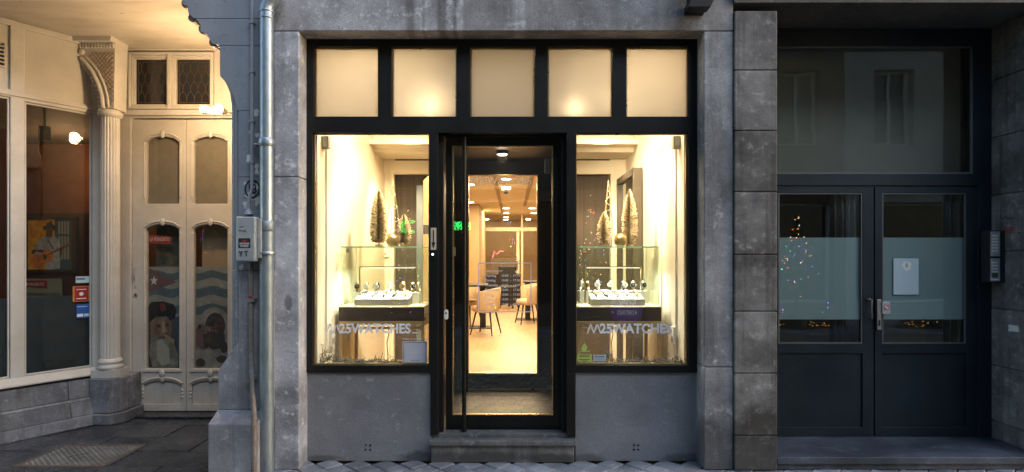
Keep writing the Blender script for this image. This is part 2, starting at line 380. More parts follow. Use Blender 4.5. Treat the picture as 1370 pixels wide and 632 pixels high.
M['pane_dark'] = glass('dark_room_pane', tint=(0.92, 0.95, 0.93), f0=0.055, wav=0.05)
M['case_glass'] = glass('case_glass', tint=(0.95, 0.99, 0.96), f0=0.03, edge=0.5)
M['case_edge'] = surf('green_glass_edge', (0.22, 0.42, 0.32), (0.16, 0.34, 0.25), rough=0.2, bump=0)
M['frost'] = frosted('frosted_transom', (0.45, 0.435, 0.405), 0.75)
M['film'] = frosted('frosted_privacy_film', (0.36, 0.46, 0.51), 0.25)
M['film_light'] = frosted('pale_film_square', (0.50, 0.61, 0.66), 0.1)
M['vinyl'] = surf('silver_vinyl', (0.78, 0.78, 0.82), (0.74, 0.74, 0.78), rough=0.5, bump=0)
M['vinyl_white'] = surf('white_vinyl', (0.72, 0.72, 0.74), (0.68, 0.68, 0.70), rough=0.6, bump=0)
M['white'] = surf('white_plastic', (0.75, 0.74, 0.70), (0.70, 0.69, 0.65), rough=0.4, bump=0)
M['beige_plastic'] = surf('beige_plastic', (0.62, 0.52, 0.36), rough=0.5, bump=0)
M['grey_plastic'] = surf('grey_plastic', (0.38, 0.36, 0.32), rough=0.5, bump=0)
M['ink'] = surf('black_ink', (0.015, 0.015, 0.018), rough=0.6, bump=0)
M['red'] = surf('red_print', (0.32, 0.02, 0.02), rough=0.6, bump=0)
M['redspray'] = surf('red_stencil_paint', (0.45, 0.03, 0.02), (0.35, 0.03, 0.02), rough=0.7)
M['blue'] = surf('blue_print', (0.02, 0.10, 0.38), rough=0.5, bump=0)
M['orange'] = surf('orange_print', (0.50, 0.22, 0.05), rough=0.5, bump=0)
M['green_label'] = surf('yellow_green_label', (0.48, 0.58, 0.14), (0.44, 0.53, 0.12), rough=0.5, bump=0)
M['paleblue'] = surf('pale_blue_label', (0.45, 0.58, 0.62), rough=0.5, bump=0)
M['lilac'] = surf('pale_lilac_card', (0.56, 0.55, 0.62), rough=0.5, bump=0)
M['yellow'] = surf('yellow_tape', (0.6, 0.38, 0.04), rough=0.5)
M['bulb'] = emis('warm_bulb', (1.0, 0.80, 0.50), 60.0)
M['bulb_soft'] = emis('warm_downlight', (1.0, 0.85, 0.62), 9.0)
M['led'] = emis('blue_led', (0.5, 0.7, 1.0), 4.0)
# ================================================================== GROUND
gr = MB(); gr.box(-30, 30, -40, 40, -0.30, -0.06); struct(gr.build('ground', M['grout']))
def setts():
    mb = MB(); s = 0.150; g = 0.007; c = math.cos(rad(45))
    x0, x1, y0, y1 = -4.6, 5.2, -0.74, 0.0
    for i in range(-90, 91):
        for j in range(-90, 91):
            cx = (i - j) * s * c; cyy = -0.36 + (i + j) * s * c
            if not (x0 < cx < x1 and y0 < cyy < y1 + 0.02): continue
            if cx < -1.9 and cyy > -0.72: continue
            h = R_.uniform(-0.004, 0.004); tx = R_.uniform(-0.012, 0.012); ty = R_.uniform(-0.012, 0.012)
            a = (s - g) * c
            top = [(a, 0), (0, a), (-a, 0), (0, -a)]; k = 0.93
            vb = [(cx + p[0], cyy + p[1], -0.05) for p in top]
            vm = [(cx + p[0], cyy + p[1], -0.008 + h) for p in top]
            vt = [(cx + p[0] * k, cyy + p[1] * k, h + p[0] * tx + p[1] * ty - 0.002) for p in top]
            f = [(8, 9, 10, 11)]
            for q in range(4):
                r = (q + 1) % 4
                f += [(q, r, 4 + r, 4 + q), (4 + q, 4 + r, 8 + r, 8 + q)]
            mb.add(vb + vm + vt, f)
    return mb
mo = MB(); mo.box(-6, 6, -.80, -0.0, -0.055, -0.013); struct(mo.build('pavement_bed', M['grout']))
struct(setts().build('pavement', M['sett']))
kb = MB()
x = -8.0
while x < 9: kb.box(x + .004, x + .996, -.92, -.79, -0.2, 0.002); x += 1.0
struct(kb.build('kerb', M['sett'], bevel=0.008))
# cobbled street, small setts laid in fans
m, t, b = newmat('fan_cobbles')
tc = N(t, 'ShaderNodeTexCoord'); sx = N(t, 'ShaderNodeSeparateXYZ'); t.links.new(tc.outputs['Object'], sx.inputs[0])
def MM(op, a, bb=None, c=None):
    n = N(t, 'ShaderNodeMath', operation=op)
    for i, v in enumerate((a, bb, c)):
        if v is None: continue
        if hasattr(v, 'links'): t.links.new(v, n.inputs[i])
        else: n.inputs[i].default_value = v
    return n.outputs[0]
u = MM('SUBTRACT', MM('MULTIPLY', MM('FRACT', MM('DIVIDE', sx.outputs[0], 0.9)), 2.0), 1.0)
arc = MM('ADD', MM('MULTIPLY', MM('SQRT', MM('SUBTRACT', 1.35, MM('MULTIPLY', u, u))), 0.42), sx.outputs[1])
row = MM('DIVIDE', arc, 0.125); fr = MM('FRACT', row); fl = MM('FLOOR', row)
ang = MM('ARCSINE', MM('MULTIPLY', u, 0.86)); cc = MM('ADD', MM('MULTIPLY', ang, 4.5), MM('MULTIPLY', fl, 0.37)); fc = MM('FRACT', cc)
e1 = MM('MULTIPLY', MM('MULTIPLY', fr, MM('SUBTRACT', 1.0, fr)), 4.0); e2 = MM('MULTIPLY', MM('MULTIPLY', fc, MM('SUBTRACT', 1.0, fc)), 4.0)
hgt = MM('POWER', MM('MULTIPLY', e1, e2), 0.4)
wn = N(t, 'ShaderNodeTexWhiteNoise', noise_dimensions='2D'); cb = N(t, 'ShaderNodeCombineXYZ')
t.links.new(fl, cb.inputs[0]); t.links.new(MM('FLOOR', cc), cb.inputs[1]); t.links.new(cb.outputs[0], wn.inputs['Vector'])
r1 = ramp(t, wn.outputs[0], [(0, c4((0.14, 0.125, 0.11))), (1, c4((0.34, 0.31, 0.27)))])
col = mixc(t, ramp(t, hgt, [(0.52, g4(0)), (0.70, g4(1))]).outputs[0], c4((0.02, 0.02, 0.02)), r1.outputs[0])
t.links.new(col, b.inputs['Base Color']); b.inputs['Roughness'].default_value = 0.6
bp = N(t, 'ShaderNodeBump', i_Strength=0.8, i_Distance=0.02); t.links.new(hgt, bp.inputs['Height']); t.links.new(bp.outputs[0], b.inputs['Normal'])
st = MB(); st.box(-30, 30, -6.6, -.92, -0.2, -0.012); struct(st.build('cobbled_street', m))
op = MB(); op.box(-30, 30, -8.6, -6.6, -0.2, 0.02); struct(op.build('far_pavement', M['sett']))

# ================================================================== WATCH SHOP
FW = -0.17
shop = thing('watch_shop', 'watch shop with black framed front, cream lit windows and grey stone surround', 'building', (0, 0, 0))
xl0, xl1 = PX(366, FW), PX(400, FW); xr0, xr1 = PX(942, FW), PX(981, FW)
ztop = PZ(42, FW)
# lintel beam over the opening
mb = MB(); mb.box(xl0, xr1, FW, 0.25, ztop + 0.004, 4.6); mb.build('lintel', M['lintel'], shop, bevel=0.006)
zj = PZ(237, FW)
jl = MB(); xi = PX(410, 0.0)
jl.prism([(xl0, FW), (xl1, FW), (xi, 0.0), (xi, .25), (xl0, .25)], 0.0, zj - .002, axis='z')
jl.prism([(xl0, FW), (xl1, FW), (xi, 0.0), (xi, .25), (xl0, .25)], zj + .002, ztop, axis='z')
jl.build('jamb', M['stone'], shop, bevel=0.008)
jr = MB(); xi2 = PX(933, 0.0)
jr.prism([(xr0, FW), (xr1, FW), (xr1, .25), (xi2, .25), (xi2, 0.0)], 0.0, 0.75, axis='z')
jr.prism([(xr0, FW), (xr1, FW), (xr1, .25), (xi2, .25), (xi2, 0.0)], 0.754, ztop, axis='z')
jr.build('jamb', M['stone_dim'], shop, bevel=0.008)
# polished stone stall risers with four-hole vents
for (a, bx, hx, nm) in ((411, 576, 492, 'l'), (770, 932, 851, 'r')):
    y = 0.02; zt = PZ(499, y)
    hc = [(PX(hx + dx, y) - .008, PX(hx + dx, y) + .008, PZ(599 + dy, y) - .008, PZ(599 + dy, y) + .008) for dx in (-3, 3) for dy in (-3, 3)]
    s = MB(); s.plate(PX(a, y), PX(bx, y), 0.0, zt, hc, y, y + 0.05)
    p = s.build('stall_riser', M['riser'], shop)
    h = MB(); h.box(PX(hx - 8, y), PX(hx + 8, y), y + .03, y + .048, PZ(607, y), PZ(591, y)); h.build('vent_hole', M['ink'], p)
# doorstep
s = MB(); X0, X1 = PX(575, 0.0), PX(770, 0.0)
s.box(X0, X1, -.045, .30, .135, .171); s.box(X0 + .012, X1 - .012, -.02, .30, 0.0, .133)
s.build('doorstep', M['step'], shop, bevel=0.005)
s = MB(); s.prism([(PX(577, .0), .05), (PX(768, .0), .05), (PX(758, .1), .20), (PX(587, .1), .20)], .1715, .2, axis='z'); s.build('threshold', M['step'], shop, bevel=0.004)

# the black frame, one plate with openings
FY0, FY1 = 0.0, 0.07
def hole(px0, px1, py0, py1, y=0.0): return (PX(px0, y), PX(px1, y), PZ(py1, y), PZ(py0, y))
tp = [(420, 506), (524, 611), (629, 716), (733, 820), (838, 922)]
holes = [hole(a, c, 62, 156) for a, c in tp] + [hole(418, 574, 178, 489), hole(771, 921, 178, 489), hole(586, 758, 178, 720)]
fr = MB(); fr.plate(PX(410, 0), PX(933, 0), PZ(583, 0), PZ(47, 0), holes, FY0, FY1)
# remove the part that would stand in front of the stall risers: build as separate lower posts
fr = MB(); zb = PZ(499, 0)
fr.plate(PX(410, 0), PX(933, 0), zb, PZ(47, 0), holes, FY0, FY1)
fr.plate(PX(576.5, 0), PX(586, 0), PZ(583, 0), zb, [], FY0, FY1); fr.plate(PX(758, 0), PX(769, 0), PZ(583, 0), zb, [], FY0, FY1)
frame = fr.build('shopfront_frame', M['black'], shop, bevel=0.003)
# soffit liner above the frame
s = MB(); s.box(PX(410, 0), PX(933, 0), 0.002, .24, PZ(47, 0) + .002, ztop + .0); s.build('head_liner', M['black'], shop)
# door lining behind the frame
s = MB(); s.plate(PX(577, .07), PX(768, .07), .205, PZ(170, .07), [(PX(594, .12), PX(750.5, .12), .1, PZ(184, .1))], .072, .14)
s.build('door_lining', M['black'], shop, bevel=0.003)
# transom panes
GY = 0.045
for a, c in tp:
    h = hole(a, c, 62, 156)
    s = MB(); s.box(h[0] + .001, h[1] - .001, GY, GY + .008, h[2] + .001, h[3] - .001)
    p = s.build('transom_pane', M['frost'], shop)
    g = MB(); e = .012
    g.plate(h[0] + .0015, h[1] - .0015, h[2] + .0015, h[3] - .0015, [(h[0] + .010, h[1] - .010, h[2] + .006, h[3] - .014)], GY - .018, GY - .002)
    g.build('glazing_bead', M['brass'], p)  # gold of the lit rebate put into the bead's brass colour
# display window panes with lettering
def logo(mb, px0, px1, py0, py1, y):
    X = lambda f: PX(px0 + (px1 - px0) * f, y); z0 = PZ(py1, y); z1 = PZ(py0, y); H = z1 - z0; tk = .0105
    xs = [X(0.0), X(.035), X(.07), X(.105), X(.145)]; zz = [z0, z1 - .02 * H, z0, z1 - .02 * H, z0]
    for i in range(4):
        xa, xb, za, zb = xs[i], xs[i + 1], zz[i], zz[i + 1]
        mb.prism([(xa - tk / 2, za), (xa + tk / 2, za), (xb + tk / 2, zb), (xb - tk / 2, zb)], y - .0008, y)
    mb.text('25WATCHES', X(.135), X(.915), z0, z1, y, bold=.03)
    mb.box(X(.93), X(.985), y - .0008, y, z0 + .02 * H, z0 + .13 * H)
win = []
for k, (a, c, la, lb) in enumerate(((418, 574, 437, 560), (771, 921, 786, 909))):
    h = hole(a, c, 178, 489)
    s = MB(); s.box(h[0] + .001, h[1] - .001, GY, GY + .010, h[2] + .001, h[3] - .001); p = s.build('display_window', M['pane'], shop); win.append(p)
    g = MB(); g.plate(h[0] + .0015, h[1] - .0015, h[2] + .0015, h[3] - .0015, [(h[0] + .014, h[1] - .008, h[2] + .010, h[3] - .010)] if k == 0 else [(h[0] + .006, h[1] - .014, h[2] + .010, h[3] - .010)], GY - .018, GY - .002)
    g.build('glazing_bead', M['brass'], p)  # brass colour stands for warm light on the window rebate
    L = MB(); logo(L, la, lb, 433, 446.5, GY - .0015); L.build('lettering', M['vinyl'], p)
y = GY - .0015
# card on the left pane (its square code is left out)
L = MB(); L.box(PX(538.5, y), PX(571.5, y), y - .001, y, PZ(487, y), PZ(457, y)); L.plate(PX(540, y), PX(570, y), PZ(485.8, y), PZ(458.2, y), [(PX(540.5, y), PX(569.5, y), PZ(485.3, y), PZ(458.7, y))], y - .0016, y - .001, 1); L.text('M25WATCHES', PX(550, y), PX(560.5, y), PZ(483.2, y), PZ(481.6, y), y - .0011, 1, th=.0005); cardp = L.build('card', [M['lilac'], M['ink']], win[0])
L = MB(); L.text('follow us on instagram', PX(539, y), PX(571, y), PZ(455.4, y), PZ(452.3, y), y); L.build('small_lettering', M['vinyl_white'], win[0])
# alarm warning triangle and labels on the right pane
L = MB()
L.prism([(PX(774.5, y), PZ(471, y)), (PX(789.5, y), PZ(471, y)), (PX(782, y), PZ(458, y))], y - .001, y, 0)
L.prism([(PX(774.0, y), PZ(471.4, y)), (PX(790.0, y), PZ(471.4, y)), (PX(782, y), PZ(457.3, y))], y - .0004, y + .0004, 1)
L.box(PX(776.2, y), PX(778.6, y), y - .0016, y - .001, PZ(469.6, y), PZ(468.2, y), 1); L.box(PX(785, y), PX(786.8, y), y - .0016, y - .001, PZ(469.6, y), PZ(467, y), 1); L.sph((PX(786.3, y), y - .001, PZ(466.3, y)), .0035, 1, 8, 6, sy=.2)
L.box(PX(772.5, y), PX(791.5, y), y - .001, y, PZ(484.5, y), PZ(474, y), 0)
for pz, q in ((475.2, .85), (477.4, .75), (481.2, .85), (483.2, .5)):
    L.box(PX(782 - 8.5 * q, y), PX(782 + 8.5 * q, y), y - .0015, y - .001, PZ(pz + .55, y), PZ(pz - .35, y), 1)
L.build('warning_sticker', [M['green_label'], M['ink']], win[1])
L = MB(); L.box(PX(794, y), PX(811, y), y - .001, y, PZ(484.8, y), PZ(475, y), 0)
L.box(PX(799, y), PX(809, y), y - .0015, y - .001, PZ(478, y), PZ(477, y), 1); L.sph((PX(797.3, y), y - .001, PZ(477.4, y)), .007, 1, 10, 6, sy=.12)
L.box(PX(795.5, y), PX(809.5, y), y - .0015, y - .001, PZ(480.7, y), PZ(480.2, y), 2); L.box(PX(794.5, y), PX(810.5, y), y - .0015, y - .001, PZ(484, y), PZ(483.1, y), 2)
L.build('security_label', [M['paleblue'], M['ink'], M['red']], win[1])

# entrance door
DY = 0.15
d = MB(); gx0, gx1, gz0, gz1 = PX(605, DY), PX(740, DY), PZ(556, DY), PZ(195, DY)
d.plate(PX(596.5, DY), PX(755, DY), PZ(577.5, DY), PZ(182, DY), [(gx0, gx1, gz0, gz1)], DY, DY + .055)
door = d.build('entrance_door', M['door_black'], shop, bevel=.003)
s = MB(); s.box(gx0 + .001, gx1 - .001, DY + .02, DY + .03, gz0 + .001, gz1 - .001); s.build('glass_panel', M['door_pane'], door)
s = MB(); s.plate(gx0 + .001, gx1 - .001, gz0 + .001, gz1 - .001, [(gx0 + .009, gx1 - .009, gz0 + .009, gz1 - .009)], DY + .004, DY + .019); s.build('glazing_bead', M['brass'], door)  # brass tone, same painted rebate light as the windows
s = MB(); hy = .09; s.tube([(PX(621, hy), hy, PZ(580, hy)), (PX(621, hy), hy, PZ(178.5, hy))], .017, 14)
for pz in (215, 400, 570): s.cyl((PX(621, hy), hy, PZ(pz, hy)), (PX(621, hy), DY, PZ(pz, hy)), .008)
s.build('bar_handle', M['door_black'], door)
s = MB(); s.plate(PX(643, DY), PX(704, DY), PZ(572, DY), PZ(559, DY), [(PX(645, DY), PX(702, DY), PZ(570, DY), PZ(561.5, DY))], DY - .006, DY - .0005); s.box(PX(645.5, DY), PX(701.5, DY), DY - .003, DY - .0005, PZ(569.5, DY), PZ(562, DY))
s.build('letter_slot', M['black'], door, bevel=.001)
s = MB(); yy = .072; pl = []
for i in range(24):
    a = 2 * math.pi * i / 24; pl.append((PX(597, yy) + .0165 * math.cos(a), PZ(421, yy) + .018 * math.sin(a) + (.022 if math.sin(a) > 0 else -.022)))
s.prism(pl, yy - .012, yy); s.cyl((PX(597, yy), yy - .014, PZ(419, yy)), (PX(597, yy), yy - .012, PZ(419, yy)), .007, m=1)
s.build('lock_plate', [M['white'], M['ink']], shop, bevel=.002)
# opening hours
L = MB(); y = DY + .0185; ax, bx, az, bz = PX(639.5, y), PX(711, y), PZ(418, y), PZ(351.5, y); q = .0075
L.plate(ax, bx, az, bz, [(ax + q, bx - q, az + q, bz - q)], y - .001, y)
L.text('Openingsuren', PX(649, y), PX(671, y), PZ(365, y), PZ(360.6, y), y - .0002)
for i, (dn, hh, dw) in enumerate((('Maandag', '12:00  -  17:30', 15), ('Dinsdag', '10:00  -  17:30', 14), ('Woensdag', '10:00  -  17:30', 17), ('Donderdag', '10:00  -  17:30', 18), ('Vrijdag', '10:00  -  17:30', 11), ('Zaterdag', '10:00  -  17:00', 14.5), ('Zondag', '12:00  -  17:00', 12.5))):
    py = 370.5 + 6.35 * i
    L.text(dn, PX(649, y), PX(649 + dw, y), PZ(py + (1.1 if 'j' in dn or 'g' in dn else 0), y), PZ(py - 3.3, y), y - .0002, bold=.01); L.text(hh, PX(671.5, y), PX(695.5, y), PZ(py, y), PZ(py - 3.1, y), y - .0002, bold=.01)
L.build('opening_hours_lettering', M['vinyl_white'], door)
L = MB(); L.text('M25WATCHES', PX(631, y), PX(711, y), PZ(247, y), PZ(237, y), y - .0002); L.build('faint_lettering', surf('faint_vinyl', (.85, .74, .55), rough=.6, bump=0), door)
# arrow plate, bell
L = MB(); L.box(PX(576.3, -.001), PX(583.8, -.001), -.004, -.0005, PZ(334.5, 0), PZ(305, 0), 0); X = PX(580, 0)
L.box(X - .0045, X + .0045, -.006, -.004, PZ(326, 0), PZ(308, 0), 1); L.prism([(X - .016, PZ(324.5, 0)), (X + .016, PZ(324.5, 0)), (X, PZ(333, 0))], -.006, -.004, 1)
tag(L.build('arrow_plate', [M['beige_plastic'], M['ink']]), 'beige plate with black down arrow on the black post left of the door', 'sign')
bl = thing('door_bell', 'small black doorbell with glowing blue dot below the arrow plate', 'doorbell', (X, 0, PZ(341, 0)))
s = MB(); s.box(X - .018, X + .018, -.016, -.0005, PZ(346, 0), PZ(335.8, 0)); s.build('housing', M['door_black'], bl, bevel=.003)
s = MB(); s.cyl((X - .004, -.018, PZ(340.5, 0)), (X - .004, -.0165, PZ(340.5, 0)), .007); s.build('button', M['led'], bl)
s = MB(); s.box(PX(402.3, -.13), PX(405.6, -.08), -.155, -.09, PZ(84.5, -.12), PZ(81.5, -.12)); tag(s.build('tape_scrap', M['yellow']), 'scrap of yellow tape high on the left stone jamb', 'tape')

# ---- interior shell
XL, XR, YB = -1.507, 1.333, 2.42
FLZ = .17; zc_ = 3.32; pf = PZ(489, .05) - .012
s = MB(); s.box(XL - .1, XL, .072, YB, FLZ, zc_); s.box(XL, XL + .018, .26, YB, FLZ + .001, 2.525); s.build('side_wall', M['offwall'], shop)
s = MB(); s.box(XR, XR + .1, .072, YB, FLZ, zc_); s.box(XR - .018, XR, .26, YB, FLZ + .001, 2.525)
s.box(XR - .035, XR - .0185, .66, .80, FLZ + .001, 2.50); s.build('side_wall', M['offwall'], shop)
s = MB(); s.box(XL - .1, XR + .1, .072, 14, zc_, zc_ + .05); s.build('shop_ceiling', M['shopceil'], shop)
VX0, VX1 = -.585, .46
# platforms of the display windows
for x0, x1 in ((XL, VX0 - .05), (VX1 + .05, XR)):
    s = MB(); s.box(x0, x1, .072, .235, .3, pf); s.build('window_sill', M['offwall'], shop)
    s = MB(); s.box(x0 - .09, x1 + .09, .2355, YB + .2, FLZ - .03, FLZ); s.build('window_floor', M['woodfloor'], shop)
# soffits and back partitions
for sd, (x0, x1) in enumerate(((XL, VX0 - .05), (VX1 + .05, XR))):
    s = MB(); zf = PZ(205, 2.0); s.box(x0, x1, 1.95, YB - .002, zf, zc_ - .002); s.build('soffit', M['shopceil'], shop, bevel=.004)
    if sd == 0: hx0, hx1 = PX(527, YB), x1 - .0
    else: hx0, hx1 = x0 + .0, PX(817, YB)
    zA = PZ(233, YB); zB = PZ(215, YB); zC2 = PZ(210, YB)
    s = MB()
    if sd == 0: s.plate(x0 - .1, hx1 + .03, FLZ + .001, zc_ - .003, [(hx0, hx1, FLZ + .02, zA), (hx0, hx1, zB, zC2)], YB, YB + .08)
    else: s.plate(hx0 - .03, x1 + .1, FLZ + .001, zc_ - .003, [(hx0, hx1, FLZ + .02, zA), (hx0, hx1, zB, zC2)], YB, YB + .08)
    s.build('back_partition', M['offwall'], shop, bevel=.003)
    s = MB(); ex = (hx0 - .055, hx0 - .045) if sd == 0 else (hx1 + .045, hx1 + .055)
    s.box(ex[0], ex[1], YB - .01, YB - .0005, FLZ + .002, zc_ - .3)
    s.box(hx0 - .03, hx0, YB - .02, YB - .0005, FLZ + .002, zA) if sd == 0 else s.box(hx1, hx1 + .03, YB - .02, YB - .0005, FLZ + .002, zA)
    s.build('door_casing', M['offwall'], shop)
    s = MB(); s.box(hx0 - .04, hx1 + .04, YB + .12, YB + .16, FLZ + .002, 2.9); s.build('dark_curtain', surf('dark_curtain', (0.075, 0.055, 0.038), (0.05, 0.038, 0.028), rough=0.8, stretch=(14, 1, .2), scale=3), shop)
# slate post and beige return panel seen at the right of the left window
s = MB(); s.box(PX(557, 2.3), PX(567, 2.3), 2.30, 2.36, FLZ, 2.38); s.build('slate_post', surf('slate_post', (0.13, 0.15, 0.17), rough=.5), shop, bevel=.004)
s = MB(); s.hexa([(PX(566, 2.2), 2.2, FLZ), (PX(566, 2.2), 2.2, 2.42), (PX(566, 2.2) + .01, 2.22, FLZ), (PX(566, 2.2) + .01, 2.22, 2.42), (VX0 - .052, .9, FLZ), (VX0 - .052, .9, 2.42), (VX0 - .052, .92, FLZ), (VX0 - .052, .92, 2.42)]); s.build('return_panel', M['tan'], shop)
# vestibule
z0v, z1v = .17, 2.56; BK = 1.65
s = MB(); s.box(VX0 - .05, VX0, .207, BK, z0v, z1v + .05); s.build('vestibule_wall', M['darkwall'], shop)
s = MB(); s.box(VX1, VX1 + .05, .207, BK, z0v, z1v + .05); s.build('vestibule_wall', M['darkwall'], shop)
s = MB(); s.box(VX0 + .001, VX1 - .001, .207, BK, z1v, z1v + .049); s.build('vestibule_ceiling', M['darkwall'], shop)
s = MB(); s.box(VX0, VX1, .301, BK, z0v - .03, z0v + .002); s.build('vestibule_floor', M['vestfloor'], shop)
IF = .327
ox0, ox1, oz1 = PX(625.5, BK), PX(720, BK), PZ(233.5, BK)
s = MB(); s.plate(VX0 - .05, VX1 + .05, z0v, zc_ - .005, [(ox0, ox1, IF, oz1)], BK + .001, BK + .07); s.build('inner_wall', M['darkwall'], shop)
s = MB(); s.plate(ox0, ox1, IF, oz1, [(ox0 + .012, ox1 - .012, IF + .02, oz1 - .012)], BK - .004, BK + .075); s.build('inner_door_frame', M['brass'], shop)
s = MB(); s.box(VX0 + .01, VX1 - .01, BK - .02, BK - .001, z0v + .003, IF - .03, 0); s.build('step_mat', M['mat'], shop)
s = MB(); s.box(VX0 + .13, VX1 - .04, BK - .03, BK - .0205, z0v + .004, z0v + .022); s.build('floor_strip', M['brass'], shop)
# room
rm = MB(); rm.box(-3.4, 3.4, BK + .075, 15.2, IF - .04, IF); rm.build('room_floor', M['woodfloor'], shop)
rc = 2.75
s = MB(); s.box(-3.4, 3.4, BK + .08, 15.2, rc, rc + .05)
for px, yy0, yy1 in ((-.26, 2.5, 12.2), (.30, 2.5, 9.5)):
    s.box(px - .035, px + .035, yy0, yy1, rc - .012, rc - .0005, 1)
s.build('room_ceiling', [M['offwall'], surf('ceiling_groove', (0.42, 0.33, 0.22), rough=.6)], shop)
s = MB(); s.box(-3.45, -3.4, 2.5, 15.2, IF, rc); s.box(3.4, 3.45, 2.5, 15.2, IF, rc); s.box(-3.4, 3.4, 15.15, 15.2, IF, rc); s.build('room_wall', M['tan'], shop)
s = MB(); s.box(-3.39, -.75, 9.0, 12.28, IF, rc - .001); s.build('wardrobe_wall', M['tan'], shop, bevel=.004)
s = MB(); yq = 12.3
hb = PZ(309.5, yq); ht = PZ(304.5, yq); xq = lambda p: PX(p, yq)
s.plate(xq(646), xq(760), IF, rc - .002, [(xq(648.5), xq(691), IF, hb), (xq(695), xq(697), IF, hb), (xq(700), xq(722), PZ(376, yq), hb), (xq(724), xq(752), PZ(376, yq), hb), (xq(648.5), xq(697), ht, rc - .03), (xq(699.5), xq(752), ht, rc - .03)], yq, yq + .08)
s.build('glazed_partition', surf('cream_partition', (0.72, 0.60, 0.42), rough=.5), shop, bevel=.003)
s = MB(); s.box(xq(645.5), xq(648), yq - .3, yq - .01, IF, PZ(306, yq)); s.build('partition_post', M['darkwall'], shop)
# sensor and switch in the vestibule
s = MB(); yy = 0.9; s.box(PX(729, yy), PX(736, yy), yy, yy + .05, PZ(232, yy), PZ(212, yy)); tag(s.build('motion_sensor', M['white'], bevel=.006), 'white motion sensor high at the right inside the door glass', 'sensor')
s = MB(); yy = 0.7; s.box(PX(604.5, yy) + .0, PX(609, yy), yy, yy + .04, PZ(343, yy), PZ(331, yy)); tag(s.build('light_switch', M['beige_plastic'], bevel=.004), 'beige light switch left of the bar handle behind the door glass', 'switch')
# wall speakers, sockets
for (xx, s_, lab) in ((XL, 1, 'grey wall speaker at the top left of the left display window'), (XR, -1, 'grey wall speaker at the top right of the right display window')):
    q = MB(); q.box(xx + s_ * .0, xx + s_ * .055, .17, .235, PZ(199, .2), PZ(183, .2)); q.box(xx + s_ * .012, xx + s_ * .047, .166, .1695, PZ(197, .2), PZ(185, .2), 1)
    tag(q.build('wall_speaker', [M['grey_plastic'], M['greymetal']], bevel=.004), lab, 'speaker', 'wall speakers in the display windows')
for (xx, yy, pz, s_, lab) in ((XL + .019, .35, 452, 1, 'white wall socket low on the cream wall of the left window'), (XR - .019, .27, 449, -1, 'white wall socket low on the cream wall of the right window')):
    q = MB(); q.box(xx, xx + s_ * .02, yy - .04, yy + .04, PZ(pz, yy) - .07, PZ(pz, yy) + .07); q.box(xx + s_ * .02, xx + s_ * .024, yy - .025, yy + .025, PZ(pz, yy) - .05, PZ(pz, yy) - .005, 1)
    tag(q.build('wall_socket', [M['white'], M['grey_plastic']], bevel=.003), lab, 'socket', 'wall sockets in the display windows')
q = MB(); yy = YB - .002; q.box(PX(510, yy), PX(521, yy), yy - .03, yy, PZ(344, yy), PZ(334, yy), 0); q.box(PX(513, yy), PX(518, yy), yy - .034, yy - .0305, PZ(341, yy), PZ(337, yy), 1)
tag(q.build('wall_switch', [M['white'], M['grey_plastic']], bevel=.003), 'white double wall switch on the back wall seen through the left glass case', 'switch')
q = MB(); yy = 1.2; q.box(PX(566.5, yy), PX(573.5, yy), yy - .02, yy, PZ(313.5, yy), PZ(301, yy)); tag(q.build('switch_plate', M['darkwall'], bevel=.003), 'dark switch plate on the tan panel at right of the left window', 'switch')
# leaning mirror
mr = thing('standing_mirror', 'tall dark framed mirror leaning on the right wall of the right window', 'mirror', (XR - .06, 2.0, FLZ))
q = MB(); mz1 = PZ(235, 2.0); mx = XR - .09
q.box(mx - .03, mx + .06, 1.40, 1.47, FLZ, mz1); q.box(mx - .03, mx + .06, 2.28, 2.35, FLZ, mz1); q.box(mx - .03, mx + .06, 1.47, 2.28, mz1 - .07, mz1); q.box(mx - .03, mx + .06, 1.47, 2.28, FLZ, FLZ + .07)
q.build('mirror_frame', surf('dark_wood_frame', (0.07, 0.055, 0.04), rough=.45), mr, bevel=.003)
q = MB(); q.box(mx, mx + .01, 1.471, 2.279, FLZ + .071, mz1 - .071); q.build('mirror_glass', surf('mirror_glass', (0.75, 0.75, 0.73), rough=.03, metal=1.0, bump=0, rvar=0.0), mr)

# ---- lamps inside
def area(name, loc, sx, sy, e, col=(1, .76, .47), rot=(0, 0, 0), parent=None):
    l = bpy.data.lights.new(name, 'AREA'); l.shape = 'RECTANGLE'; l.size = sx; l.size_y = sy; l.energy = e; l.color = col
    o = bpy.data.objects.new(name, l); COL.objects.link(o); o.location = loc; o.rotation_euler = rot
    if parent: o.parent = parent; o.location = Vector(loc) - wloc(parent)
    return o
def spotlight(loc, aim, e, label, sz=70, col=(1, .76, .47), parent_h=None, r=.03, cat='spotlight', group='ceiling spotlights behind the shop front', bulb='bulb', halo=0):
    loc = Vector(loc); aim = Vector(aim); d = (aim - loc).normalized()
    t_ = thing('ceiling_spotlight', label, cat, loc, group)
    s = MB(); s.cyl(loc - d * .07, loc - d * .002, r * 1.0, r * 1.25, 20)
    if parent_h: s.cyl(loc - d * .06, (loc.x, loc.y, parent_h), .008)
    s.build('lamp_body', M['white'], t_)
    s = MB(); s.cyl(loc - d * .0015, loc + d * .004, r * 1.05, r * 1.05, 20); s.build('lens', M[bulb], t_)
    l = bpy.data.lights.new('spot', 'SPOT'); l.energy = e; l.spot_size = rad(sz); l.spot_blend = .6; l.color = col; l.shadow_soft_size = .03
    if halo:
        hl = bpy.data.lights.new('halo', 'POINT'); hl.energy = halo; hl.color = col; hl.shadow_soft_size = .02
        ho = bpy.data.objects.new('bulb_spill', hl); COL.objects.link(ho); ho.parent = t_; ho.location = Vector((0, -.085, -.015))
    o = bpy.data.objects.new('spot_light', l); COL.objects.link(o); o.parent = t_; o.location = d * .02; o.rotation_euler = d.to_track_quat('-Z', 'Y').to_euler()
    return t_
zt = zc_
